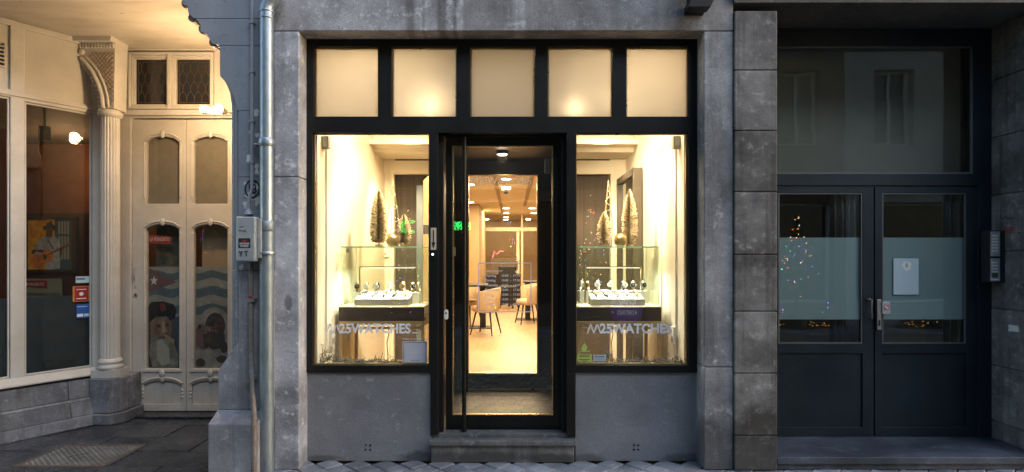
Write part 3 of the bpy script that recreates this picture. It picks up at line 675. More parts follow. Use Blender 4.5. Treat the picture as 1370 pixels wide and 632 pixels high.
spotlight((PX(579, .2), .2, PZ(146, .2)), (-1.45, 1.7, .9), 95, halo=4.5, label= 'ceiling spotlight glowing low behind the second frosted pane', sz=95, parent_h=zt)
spotlight((PX(766, .2), .2, PZ(149, .2)), (1.33, 1.9, 1.4), 130, halo=1.2, label= 'ceiling spotlight glowing low behind the fourth frosted pane', sz=80, parent_h=zt, r=.022)
spotlight((PX(822, .2), .2, PZ(138, .2)), (1.33, .9, 1.3), 45, halo=.8, label= 'ceiling spotlight at the right edge of the fourth frosted pane', sz=80, parent_h=zt, r=.018)
for lx_, px_ in ((-1.1, 1), (.95, 1)):
    area('window_fill', (lx_, .62, zc_ - .03), .7, .5, 22 if lx_ < 0 else 22)  # unseen area light added as general fill for the display windows
for x_, lab in ((-1.05, 'white ceiling spotlight over the back of the left display window'), (.95, 'white ceiling spotlight over the back of the right display window')):
    spotlight((x_, 1.5, 2.95), (x_ * 1.05, 2.42, .7), 95, lab, sz=75, parent_h=zc_)
for lx_ in (-1.1, -.05, .95): area('transom_fill', (lx_, .5, zc_ - .03), .8, .15, 2.0 if abs(lx_) > .5 else 3)  # area lights added to raise the brightness of the frosted panes
# frosted panes are brightened from behind by these added lights, no fixture modelled
for i, yy in enumerate((3.3, 5.5, 8, 11)):
    area('room_panel', (0, yy, rc - .02), 1.6, .5, 50, (1, .72, .42))
area('office_panel', (0, 13.8, rc - .02), 1.6, .6, 6, (1, .70, .40))
k = 0
for px, py in ((677, 240), (628, 247.5), (677, 279), (677, 285.6), (677, 291), (677, 296.5), (651, 293.5), (653, 298), (707, 293), (705, 298), (629, 271), (712, 279), (714, 285.6)):
    dd = (rc - ZC - .012) * F / (HY - py); yy = dd - CY0; xx = (px - CX) / F * dd
    if yy > 12.2 or abs(xx) > 3: yy = min(yy, 14.8)
    q = MB(); q.cyl((xx, yy, rc - .010), (xx, yy, rc - .0005), .10, .10, 24, 0); q.cyl((xx, yy, rc - .014), (xx, yy, rc - .0105), .08, .08, 24, 1)
    k += 1
    pos = {677: 'in the middle row', 628: 'at far left', 651: 'left of the middle row', 653: 'left of the middle row', 707: 'right of the middle row', 705: 'right of the middle row', 629: 'at far left', 712: 'at far right', 714: 'at far right'}[px]
    ordn = ['nearest', 'nearest', 'second', 'third', 'fourth', 'fifth', 'nearer', 'farther', 'nearer', 'farther', 'second', 'nearer', 'farther'][k - 1]
    tag(q.build('round_downlight', [M['white'], M['bulb_soft']]), ordn + ' round downlight ' + pos + ' of the shop ceiling behind the door', 'downlight', 'round downlights in the shop ceiling')
q = MB(); yy = 1.1; q.cyl((PX(672, yy), yy, z1v - .03), (PX(672, yy), yy, z1v - .0005), .055, n=20); q.cyl((PX(672, yy), yy, z1v - .036), (PX(672, yy), yy, z1v - .0305), .04, n=20, m=1)
tag(q.build('vestibule_downlight', [M['white'], M['bulb_soft']]), 'small downlight in the dark ceiling just inside the glass door', 'downlight')
vl = bpy.data.lights.new('vestibule_lamp', 'POINT'); vl.energy = .35; vl.color = (1, .8, .55); vl.shadow_soft_size = .05; o = bpy.data.objects.new('vestibule_lamp', vl); COL.objects.link(o); o.location = (PX(672, yy), yy, z1v - .06)
# dome camera
cm = thing('dome_camera', 'black eyed dome camera on the shop ceiling behind the door', 'camera', (PX(677, 5.5), 5.5, rc))
yy = 5.5; q = MB(); q.cyl((PX(677, yy), yy, rc - .07), (PX(677, yy), yy, rc), .07, .085, 24); q.build('camera_base', M['white'], cm, bevel=.006)
q = MB(); q.sph((PX(677, yy), yy, rc - .085), .052, 0, 20, 12); q.build('camera_eye', M['ink'], cm)

# ---- furniture in the room
def tub_chair(lab, x, y, rz, first=[None]):
    if first[0] is not None: return dup(first[0], (x, y, IF), lab, rz)
    t_ = thing('tub_chair', lab, 'chair', (0, 0, 0), 'beige tub chairs in the shop')
    up = surf('beige_velvet', (0.60, 0.47, 0.33), (0.54, 0.42, 0.28), rough=.8, bump=.2, fine=150)
    q = MB()   # curved shell
    n = 18; inner = []; outer = []
    vs = []
    for i in range(n + 1):
        a = rad(-20 + 220 * i / n)
        hgt = .30 + .08 * math.sin(math.pi * i / n) ** 1.0
        for (r, zz) in ((.235, .40), (.265, .40 + hgt), (.225, .40 + hgt), (.20, .42)):
            vs.append((r * math.cos(a), r * math.sin(a), zz))
    fs = []
    for i in range(n):
        for j in range(4):
            fs.append((i * 4 + j, i * 4 + (j + 1) % 4, (i + 1) * 4 + (j + 1) % 4, (i + 1) * 4 + j))
    fs += [(0, 1, 2, 3), tuple(n * 4 + j for j in (3, 2, 1, 0))]
    q.add(vs, fs, 0, True); q.build('backrest', up, t_, bevel=.012, local=True)
    q = MB(); q.lathe([(.14, .36), (.22, .38), (.235, .43), (.21, .47), (.1, .48)], n=24); q.build('seat', up, t_, local=True)
    for sx_ in (-1, 1):
        for sy_ in (-1, 1):
            q = MB(); q.cyl((sx_ * .13, sy_ * .13, .37), (sx_ * .21, sy_ * .20, 0), .018, .011, 10); q.build('leg', M['ink'], t_, local=True)
    t_.location = (x, y, IF); t_.rotation_euler = (0, 0, rz); t_.scale = (.92, .92, .95); first[0] = t_; return t_
yy = 4.85; tub_chair('beige tub chair at left in the shop, with its back to the door', PX(650, yy), yy, rad(250))
yy = 6.3; tub_chair('beige tub chair at right in the shop, behind the opening hours', PX(706, yy), yy, rad(-75))
yy = 6.2; tub_chair('beige tub chair half hidden at the left edge of the shop doorway', PX(626, yy), yy, rad(60))
tb = thing('shop_table', 'dark topped table with square black pedestal between the tub chairs', 'table', (PX(648, 5.7), 5.7, IF))
yy = 5.7; q = MB(); q.box(-.55 + PX(635, yy), PX(651, yy) + .02, yy - .35, yy + .35, IF + .72, IF + .75); q.build('table_top', M['ink'], tb, bevel=.005)
q = MB(); q.box(PX(650, yy) - .1, PX(650, yy) - .0, yy - .06, yy + .06, IF + .012, IF + .72); q.box(PX(650, yy) - .3, PX(650, yy) + .1, yy - .2, yy + .2, IF, IF + .012); q.build('pedestal', M['ink'], tb)
tb = thing('shop_table', 'dark table with black pedestal behind the right tub chair', 'table', (PX(706, 7.0), 7.0, IF))
yy = 7.0; q = MB(); q.box(PX(700, yy), PX(760, yy), yy - .35, yy + .35, IF + .72, IF + .75); q.build('table_top', M['ink'], tb, bevel=.005)
q = MB(); q.box(PX(706, yy) - .05, PX(706, yy) + .05, yy - .06, yy + .06, IF + .012, IF + .72); q.box(PX(706, yy) - .22, PX(706, yy) + .22, yy - .2, yy + .2, IF, IF + .012); q.build('pedestal', M['ink'], tb)
# office desk and chair in the dark opening
yy = 11.0; dk = thing('office_desk', 'dark office desk in front of the glazed partition', 'desk', (PX(670, yy), yy, IF))
q = MB(); q.box(PX(650, yy), PX(697, yy), yy - .35, yy + .35, IF + .72, IF + .76); q.build('desk_top', M['ink'], dk, bevel=.004)
q = MB(); q.box(PX(651, yy), PX(696, yy), yy - .3, yy - .27, IF + .02, IF + .72); q.build('modesty_panel', surf('dark_brown_panel', (0.03, 0.022, 0.018), rough=.5), dk)
for px, lab in ((666, 'left flat monitor on the dark desk'), (684, 'right flat monitor on the dark desk')):
    mn = thing('monitor', lab, 'monitor', (PX(px, yy), yy, IF + .76), 'monitors on the office desk')
    q = MB(); q.box(PX(px, yy) - .17, PX(px, yy) + .17, yy - .02, yy + .01, IF + .86, IF + 1.16); q.build('screen', surf('monitor_back', (0.25, 0.2, 0.14), rough=.4), mn, bevel=.004)
    q = MB(); q.cyl((PX(px, yy), yy, IF + .762), (PX(px, yy), yy, IF + .88), .02); q.box(PX(px, yy) - .08, PX(px, yy) + .08, yy - .07, yy + .07, IF + .7605, IF + .77); q.build('stand', M['steel'], mn)
yy = 9.6; oc = thing('office_chair', 'black swivel office chair in front of the dark desk', 'office chair', (PX(679, yy), yy, IF))
X = PX(679, yy)
q = MB(); q.box(X - .23, X + .23, yy + -.22, yy + .22, IF + .44, IF + .52); q.build('seat', M['ink'], oc, bevel=.03)
q = MB(); q.box(X - .21, X + .21, yy - .26, yy - .20, IF + .56, IF + 1.0); q.build('backrest', M['ink'], oc, bevel=.03)
q = MB(); q.cyl((X, yy, IF + .10), (X, yy, IF + .44), .025); 
for i in range(5):
    a = rad(72 * i + 10); q.tube([(X, yy, IF + .11), (X + .26 * math.cos(a), yy + .26 * math.sin(a), IF + .07)], .016, 6); q.sph((X + .26 * math.cos(a), yy + .26 * math.sin(a), IF + .03), .03, 0, 8, 6)
q.build('star_base', M['ink'], oc)
# ================================================================== DISPLAY CASES, WATCHES, TREES
CY = .45   # front plane of the cases
def display_case(px0, px1, lab):
    x0, x1 = PX(px0, CY), PX(px1, CY); y0, y1 = CY, CY + .52
    zb, zt_ = PZ(430, CY), PZ(411.5, CY); zg = PZ(331, CY)
    t_ = thing('display_case', lab, 'display case', ((x0 + x1) / 2, (y0 + y1) / 2, FLZ), 'glass cases in the display windows')
    q = MB(); q.box(x0, x1, y0, y1, zb, zt_); q.build('case_base', surf('dark_bronze_board', (0.035, 0.026, 0.022), (0.028, 0.022, 0.018), rough=.3), t_, bevel=.003)
    q = MB(); q.box(x0 + .004, x1 - .004, y0 + .004, y1 - .004, zt_ + .0005, zt_ + .008); q.build('base_top', M['offwall'], t_)
    e = .018; a, b_ = x0 + e, x1 - e; c_, d_ = y0 + e, y1 - e; zg0 = zt_ + .0085; th = .006
    q = MB(); q.box(a, b_, c_, c_ + th, zg0, zg); q.box(a, b_, d_ - th, d_, zg0, zg); q.box(a, a + th, c_ + th + .001, d_ - th - .001, zg0, zg); q.box(b_ - th, b_, c_ + th + .001, d_ - th - .001, zg0, zg); q.box(a, b_, c_, d_, zg + .001, zg + .007)
    q.build('glass_hood', M['case_glass'], t_)
    q = MB(); w_ = .0032
    for zz in (zg + .004,):
        q.box(a - w_, b_ + w_, c_ - w_, c_ - .0002, zz - .004, zz + .004); q.box(a - w_, b_ + w_, d_ + .0002, d_ + w_, zz - .004, zz + .004)
        q.box(a - w_, a - .0002, c_, d_, zz - .004, zz + .004); q.box(b_ + .0002, b_ + w_, c_, d_, zz - .004, zz + .004)
    for xx in (a - w_, b_ + .0002):
        for yy2 in (c_ - .0002, d_ - th): q.box(xx, xx + w_ - .0002, yy2, yy2 + th, zg0, zg)
    q.build('glass_edge', M['case_edge'], t_)
    q = MB(); q.box(a + .035 , a + .065, c_ + .01, c_ + .02, zg - .045, zg - .012); q.build('hinge', M['steel'], t_, bevel=.002)
    q = MB(); lz = PZ(357.5, CY + .28); ly = CY + .28; la, lb = x0 + .10, x1 - .10
    q.box(la, lb, ly - .006, ly + .006, lz - .006, lz + .006, 0); q.box(la, la + .012, ly - .006, ly + .006, zg0, lz - .006, 0); q.box(lb - .012, lb, ly - .006, ly + .006, zg0, lz - .006, 0)
    q.box(la + .02, lb - .02, ly - .004, ly + .004, lz - .009, lz - .0062, 1); q.build('light_bar', [M['gold'], emis('case_led', (1, .9, .72), 1.5)], t_)
    l = area('case_lamp', ((la + lb) / 2, ly, lz - .012), lb - la - .06, .02, 5.5, (1, .92, .78), parent=t_)
    g = .014
    for xx in (x0 + .002, x1 - .002 - g * 2):
        for yy2 in (y0 + .002, y1 - .002 - g * 2):
            q = MB(); q.box(xx, xx + g * 2, yy2, yy2 + g * 2, FLZ, zb - .0305); q.build('leg', M['gold'], t_, bevel=.002)
    q = MB(); q.plate(x0, x1, y0, y1, [(x0 + .03, x1 - .03, y0 + .03, y1 - .03)], 0, .03); q.v = [(v[0], v[2], zb - .0303 + v[1]) for v in q.v]
    q2 = MB(); zr = PZ(441, CY); q2.plate(x0 + .031, x1 - .031, y0 + .004, y1 - .004, [(x0 + .05, x1 - .05, y0 + .024, y1 - .024)], 0, .02); q.add([(v[0], v[2], zr + v[1]) for v in q2.v], q2.f)
    q.build('table_rail', M['gold'], t_, bevel=.002)
    q = MB(); xm = (x0 + x1) / 2 - .01; q.tube([(xm, y0 + .3, zb - .002), (xm + .01, y0 + .3, zb - .15), (xm - .005, y0 + .29, .8), (xm + .02, y0 + .28, .45), (xm + .03, y0 + .25, FLZ + .008)], .004, 6); q.build('power_cable', M['ink'], t_)
    return t_, x0, x1, zt_ + .0085, zg + .0072
caseL, cx0, cx1, CZ, GZ = display_case(453, 567.5, 'glass display case on gold legs in the left shop window')
caseR, dx0, dx1, _, _ = display_case(771.5, 885, 'glass display case on gold legs in the right shop window')

# a wrist watch, standing on a cuff: origin at its foot, dial facing -y
dials = [surf('dial_white', (0.7, 0.68, 0.62), rough=.3, bump=0), surf('dial_dark', (0.03, 0.03, 0.035), rough=.2, bump=0), surf('dial_gold', (0.6, 0.42, 0.18), rough=.25, metal=.6, bump=0)]
straps = [M['steel'], surf('strap_black', (0.02, 0.018, 0.016), rough=.5), surf('strap_brown', (0.16, 0.075, 0.03), rough=.5), M['brass']]
def watch_proto(di, si, flat=False):
    r = thing('wrist_watch', 'proto', 'watch', (0, 0, 0))
    q = MB(); n = 22; vs = []; R0, R1 = .026, .0235
    for i in range(n):
        a = 2 * math.pi * i / n
        wv = .010 - .003 * abs(math.cos(a)); yy, zz = -math.cos(a), math.sin(a)
        for (rr, xx) in ((R0, -wv), (R0, wv), (R1, wv), (R1, -wv)):
            vs.append((xx, rr * yy * .9, .036 + rr * zz * 1.35))
    fs = [(i * 4 + j, i * 4 + (j + 1) % 4, ((i + 1) % n) * 4 + (j + 1) % 4, ((i + 1) % n) * 4 + j) for i in range(n) for j in range(4)]
    q.add(vs, fs, 0, True); q.build('strap', straps[si], r, local=True)
    zc2 = .042
    q = MB(); q.cyl((0, -.034, zc2), (0, -.022, zc2), .0195, .0195, 24); q.cyl((.019, -.028, zc2), (.024, -.028, zc2), .003, n=8); q.build('watch_case', M['steel'] if di != 2 else M['brass'], r, local=True)
    q = MB(); q.cyl((0, -.0352, zc2), (0, -.0342, zc2), .0165, .0165, 24); dd = q.build('dial', dials[di], r, local=True)
    q = MB(); q.box(-.001, .001, -.0362, -.0354, zc2, zc2 + .012); q.box(0, .009, -.0362, -.0354, zc2 - .001, zc2 + .001); q.build('hands', M['ink'] if di != 1 else M['white'], dd, local=True)
    return r
protos = {}
def put_watch(di, si, loc, rz, label, group, tilt=0):
    k = (di, si)
    if k not in protos:
        o = protos[k] = watch_proto(di, si); o.location = loc; o['label'] = label
    else: o = dup(protos[k], loc, label)
    o['group'] = group; o.rotation_euler = (tilt, 0, rz); return o
ORD = ['leftmost', 'second', 'third', 'fourth', 'fifth', 'sixth', 'seventh', 'rightmost']
dn_ = ['pale', 'dark', 'gold']; sn_ = ['steel bracelet', 'black strap', 'brown strap', 'gold bracelet']
def fill_case(side, x0, x1, ups, tray, opx, shift):
    # white risers along the back, a sloping tray in front
    y_r = CY + .33
    rz_ = [(0, 3), (3, 5), (5, 7)]
    blocks = []
    for i, (pa, pb, py) in enumerate(opx):
        xa, xb = PX(pa, y_r), PX(pb, y_r); zt2 = PZ(py, y_r)
        q = MB(); q.box(xa, xb, y_r - .05 - .004 * i, y_r + .06, CZ, zt2)
        tag(q.build('display_riser', M['white'], bevel=.002), ['left', 'middle', 'right', 'low front'][i] + ' white display block behind the watch tray in the ' + side + ' glass case', 'display block', 'white display blocks in the glass cases')
        blocks.append((xa, xb, zt2))
    ty0, ty1 = CY + .07, CY + .25; ta, tb_ = PX(tray[0], ty0), PX(tray[1], ty0)
    zf = PZ(401, ty0); zbk = PZ(393.5, ty1)
    tt = thing('watch_tray', 'sloping pale watch tray at the front of the ' + side + ' glass case', 'tray', ((ta + tb_) / 2, (ty0 + ty1) / 2, CZ), 'sloping watch trays in the glass cases')
    q = MB(); q.prism([(ty0, CZ), (ty0, zf), (ty1, zbk), (ty1, CZ)], ta, tb_, axis='x'); q.build('tray_body', surf('tray_grey', (0.36, 0.33, 0.27), rough=.7), tt, bevel=.003)
    q = MB(); q.prism([(ty0 + .002, zf + .0008), (ty0 + .002, zf + .005), (ty1, zbk + .005), (ty1, zbk + .0008)], ta + .006, tb_ - .006, axis='x'); q.build('tray_lining', M['white'], tt)
    slope = math.atan2(zbk - zf, ty1 - ty0)
    for i, (px, py, di, si) in enumerate(ups):
        yy = y_r - .01; X = PX(px, yy)
        zt2 = CZ
        for xa, xb, z2 in blocks:
            if xa - .01 <= X <= xb + .01: zt2 = max(zt2, z2)
        uo = put_watch(di, si, (X, yy, zt2), R_.uniform(-.4, .4), f'{ORD[i] if i < len(ups) - 1 else "rightmost"} upright watch in the {side} glass case, {dn_[di]} dial and {sn_[si]}', 'watches standing in the glass cases'); uo.scale = (1.25, 1.25, 1.25)
    row = 0
    for fy, n, rw in ((.25, 5, 'front'), (.55, 5, 'middle'), (.85, 5, 'back')):
        for i in range(n):
            X = ta + (tb_ - ta) * (i + .5) / n + R_.uniform(-.008, .008); yy = ty0 + (ty1 - ty0) * fy
            di, si = R_.choice([0, 0, 1, 2]), R_.choice([0, 1, 2, 3])
            zz = zf + (zbk - zf) * fy + .005
            o = put_watch(di, si, (X, yy, zz - .004), R_.uniform(-.25, .25), f'{["leftmost", "second from left", "middle", "second from right", "rightmost"][i]} watch in the {rw} row of the {side} tray', 'watches lying on the sloping trays', tilt=-rad(72))
            o.scale = (.85, .85, .7)
fill_case('left', cx0, cx1, [(478, 0, 1, 2), (491, 0, 0, 2), (505, 0, 0, 1), (522, 0, 0, 0), (540, 0, 2, 3), (552.5, 0, 1, 3), (560.5, 0, 0, 3)], (474, 547), [(473, 512, 391), (514.5, 549, 390.5), (551, 563, 391)], 0)
fill_case('right', dx0, dx1, [(778, 0, 0, 0), (786, 0, 2, 3), (800, 0, 0, 3), (817, 0, 0, 1), (833.5, 0, 0, 1), (847, 0, 1, 3), (859.5, 0, 1, 0)], (791, 863), [(775, 790, 389), (792, 826, 388.5), (828, 866, 389)], 0)

# ---- bottle-brush trees, wire trees and glitter balls on the glass
frostg = surf('frosted_brush_bristle', (0.85, 0.76, 0.55), (0.60, 0.48, 0.28), rough=.6, scale=30, bump=0); frostg.node_tree.nodes['Principled BSDF'].inputs['Subsurface Weight'].default_value = 0.0
frostd = surf('dark_gap_bristle', (0.20, 0.14, 0.06), (0.12, 0.08, 0.03), rough=.6, scale=30, bump=0)  # dark bristles mixed in: shaded gaps of the brush put into the colour
def brush_tree(px0, px1, pyt, lab, yy=CY + .2):
    X = PX((px0 + px1) / 2, yy); rr = (PX(px1, yy) - PX(px0, yy)) / 2; H = PZ(pyt, yy) - GZ
    t_ = thing('bottle_brush_tree', lab, 'ornament tree', (X, yy, GZ), 'bottle brush trees on the glass cases')
    q = MB(); q.cyl((X, yy, GZ), (X, yy, GZ + .02), .035, .032, 16); q.build('base_disc', M['brass'], t_)
    q = MB(); q.cyl((X, yy, GZ + .02), (X, yy, GZ + H * .97), .004, .003, 6); q.build('stem', M['strap_w'], t_)
    q = MB(); nb = int(3200 * H * rr / .03)
    for i in range(nb):
        f = R_.random() ** .9; z = GZ + .03 + f * (H - .03)
        prof = (math.sin(min(1, (1 - f) * 1.45 + .03) * math.pi / 2) ** .8) * (1 - .25 * max(0, .15 - f) / .15)
        L = rr * prof * R_.uniform(.62, 1.15); a = R_.uniform(0, 2 * math.pi); el = R_.uniform(-.15, .45)
        dx, dy, dz = math.cos(a) * math.cos(el), math.sin(a) * math.cos(el), math.sin(el); w_ = .0032
        px, py = -math.sin(a) * w_, math.cos(a) * w_
        q.add([(X - px, yy - py, z), (X + px, yy + py, z), (X + dx * L, yy + dy * L, z + dz * L), (X + dx * L * .9, yy + dy * L * .9, z + dz * L * .9 + w_ * 1.6)], [(0, 1, 2), (0, 2, 3)], 0 if R_.random() < .74 else 1)
    q.build('bristles', [frostg, frostd], t_)
M['strap_w'] = surf('twisted_wire', (0.2, 0.15, 0.08), rough=.5, metal=.4)
brush_tree(495, 519, 254, 'tall frosted bottle brush tree on the left glass case')
brush_tree(531, 550, 287, 'short frosted bottle brush tree on the left glass case')
brush_tree(832, 853, 254, 'tall frosted bottle brush tree on the right glass case')
brush_tree(799, 818, 284, 'short frosted bottle brush tree on the right glass case')
def wire_tree(pxc, pyt, wd, lab, yy=CY + .30):
    X = PX(pxc, yy); H = PZ(pyt, yy) - GZ; rr = wd / F * (yy + 4.5) / 2
    t_ = thing('wire_light_tree', lab, 'light tree', (X, yy, GZ), 'wire light trees on the glass cases')
    q = MB(); legs = 4
    for i in range(legs):
        a = 2 * math.pi * i / legs + .5
        q.tube([(X + rr * .8 * math.cos(a), yy + rr * .8 * math.sin(a), GZ + .003), (X + rr * math.cos(a), yy + rr * math.sin(a), GZ + H * .35), (X + rr * .45 * math.cos(a), yy + rr * .45 * math.sin(a), GZ + H * .7), (X, yy, GZ + H)], .003, 6)
    q.build('wire_frame', M['gold'], t_)
    q = MB(); n = 70
    for i in range(n):
        f = i / n; a = f * 2 * math.pi * 5; r0 = rr * (1 if f < .35 else (1 - (f - .35) / .65)) * 1.0
        q.sph((X + r0 * math.cos(a), yy + r0 * math.sin(a), GZ + .01 + f * (H - .02)), .0022, 0, 6, 4)
    q.build('micro_lights', emis('micro_led', (1, .85, .6), 3), t_)
wire_tree(526, 241, 17, 'tall wire tree with tiny lights on the left glass case')
wire_tree(814, 241, 15, 'tall wire tree with tiny lights on the right glass case')
def ball(pxc, pyb, r_px, lab, yy=CY + .12):
    rr = r_px / F * (yy + 4.5); X = PX(pxc, yy); q = MB(); q.sph((X, yy, GZ + rr), rr, 0, 24, 16)
    for i in range(700):
        th = R_.uniform(0, 2 * math.pi); u_ = R_.uniform(-.98, 1); s_ = math.sqrt(1 - u_ * u_); n_ = Vector((s_ * math.cos(th), s_ * math.sin(th), u_))
        c_ = Vector((X, yy, GZ + rr)) + n_ * rr; a = n_.orthogonal().normalized() * .003; b_ = n_.cross(a)
        q.add([c_ + a, c_ - a + b_ * .6, c_ + n_ * R_.uniform(.004, .008)], [(0, 1, 2)], 1)
    tag(q.build('glitter_ball', [M['gold'], M['brass']]), lab, 'ornament ball', 'glitter balls on the glass cases')
ball(525.5, 330, 9, 'round gold glitter ball between the trees on the left glass case')
ball(830, 329, 9, 'round gold glitter ball between the trees on the right glass case')
# ---- garlands of dull string lights lying along the window sills
garm = surf('grey_green_wire', (0.10, 0.11, 0.085), (0.05, 0.055, 0.045), rough=.6, bump=0)
garb = surf('unlit_tiny_bulbs', (0.50, 0.48, 0.38), (0.3, 0.3, 0.25), rough=.25, bump=0)
def garland(px0, px1, lab, heap):
    x0, x1 = PX(px0, .12), PX(px1, .12); t_ = thing('string_light_garland', lab, 'garland', ((x0 + x1) / 2, .13, pf), 'string light garlands on the window sills')
    q = MB(); b_ = MB()
    for st_ in range(7):
        x = x0; pts = []
        while x < x1:
            hp = .022 + (.035 if heap(x) else 0)
            pts.append((x + R_.uniform(-.02, .02), .12 + R_.uniform(-.035, .06), pf + .004 + abs(R_.gauss(0, hp)))); x += R_.uniform(.012, .026)
        q.tube(pts, .0022, 5)
        for p in pts:
            for k2 in range(2):
                e = (p[0] + R_.uniform(-.016, .016), p[1] + R_.uniform(-.012, .012), max(pf + .002, p[2] + R_.uniform(-.004, .026)))
                q.cyl(p, e, .0016, .0016, 4, caps=False)
                if R_.random() < .6: b_.sph(e, .0032, 0, 5, 4)
    if heap(x0 + .05):
        for r_, cx_ in ((.055, .06), (.04, .02)):
            q.tube([(x0 + cx_ + r_ * math.cos(a / 12 * math.pi), .12, pf + .03 + r_ * 1.5 * math.sin(a / 12 * math.pi)) for a in range(13)], .002, 5)
    q.build('wire', garm, t_); b_.build('tiny_bulbs', garb, t_)
gL0, gL1 = PX(428, .12), PX(455, .12)
garland(428, 573, 'tangled string light garland on the sill of the left window', lambda x: x < gL1)
garland(774, 914, 'tangled string light garland on the sill of the right window', lambda x: PX(810, .12) < x < PX(822, .12))
# ================================================================== CAFE ON THE LEFT
cafe = thing('corner_cafe', 'old cream painted cafe front with recessed porch, carved column and double door', 'building', (-3.2, 0.6, 0))
CZt = 3.6; DYc = 1.35
# ceiling of the porch
s = MB(); s.box(-7, -1.95, .12, 1.6, CZt, CZt + .1); s.build('porch_ceiling', M['ceil_peel'], cafe)
s = MB(); s.prism([(-.12, 3.70), (-.12, 3.63), (-.02, 3.60), (.0, 3.565), (.12, 3.565), (.14, 3.60), (.14, 3.8), (-.12, 3.8)], -7, -2.2, axis='x'); s.build('porch_beam', M['cream'], cafe)
s = MB(); s.box(-7, -1.95, -.14, .1, 3.82, 4.6); s.build('upper_wall', M['bluegrey'], cafe)
# door wall
def hx(px): return PX(px, DYc)
def hz(py): return PZ(py, DYc)
s = MB(); dl, dr = hx(175), hx(331)
s.plate(-4.02, -1.9, .0, CZt - .001, [(dl, dr, -.01, hz(158)), (hx(180), hx(222), hz(139.5), hz(79)), (hx(235), hx(281), hz(139.5), hz(79))], DYc, DYc + .10)
s.build('door_surround', M['cream'], cafe, bevel=.006)
# mouldings round the transom lights
s = MB()
for a, c in ((176.5, 226), (231, 284)):
    s.plate(hx(a - 3), hx(c + 3), hz(147), hz(71), [(hx(a), hx(c), hz(144), hz(74.5))], DYc - .035, DYc - .0005)
    s.plate(hx(a), hx(c), hz(144), hz(74.5), [(hx(a + 2.2), hx(c - 2.2), hz(141.5), hz(77))], DYc - .018, DYc - .0006)
s.box(hx(166), -1.9, DYc - .06, DYc - .0005, hz(156), hz(149)); s.box(hx(164), -1.9, DYc - .04, DYc - .0007, hz(69), hz(65))
s.build('transom_moulding', M['cream'], cafe, bevel=.005)
lead = surf('dark_leaded_glass', (0.012, 0.02, 0.03), (0.03, 0.018, 0.012), rough=.12, scale=20, bump=.3, fine=25, spec=.6)
leadl = surf('lead_came', (0.09, 0.075, 0.06), rough=.5, metal=.3)
for a, c in ((180, 222), (235, 281)):
    q = MB(); x0, x1, z0, z1 = hx(a), hx(c), hz(139.5), hz(79); q.box(x0 + .001, x1 - .001, DYc + .03, DYc + .036, z0 + .001, z1 - .001); p = q.build('leaded_light', lead, cafe)
    q = MB(); e = .02; q.plate(x0 + e, x1 - e, z0 + e, z1 - e, [(x0 + e + .005, x1 - e - .005, z0 + e + .005, z1 - e - .005)], DYc + .026, DYc + .0295)
    nx_, nz_ = 4, 4; wx = (x1 - x0 - 2 * e) / nx_; hz_ = (z1 - z0 - 2 * e) / nz_
    for i in range(nz_):
        for j in range(nx_ + (i % 2)):
            cx_ = x0 + e + (j + (.5 if i % 2 == 0 else 0)) * wx; zb_ = z0 + e + i * hz_
            for sg in (-1, 1):
                pts = []
                for k2 in range(6):
                    f = k2 / 5; xx = cx_ + sg * wx * .5 * math.cos(f * math.pi / 2) ** .8; zz = zb_ + hz_ * (.35 + .75 * f) if k2 else zb_ + hz_ * .0
                    pts.append((min(max(xx, x0 + e), x1 - e), DYc + .027, min(zz, z1 - e)))
                q.tube(pts, .0028, 4)
    q.build('lead_lattice', leadl, p)
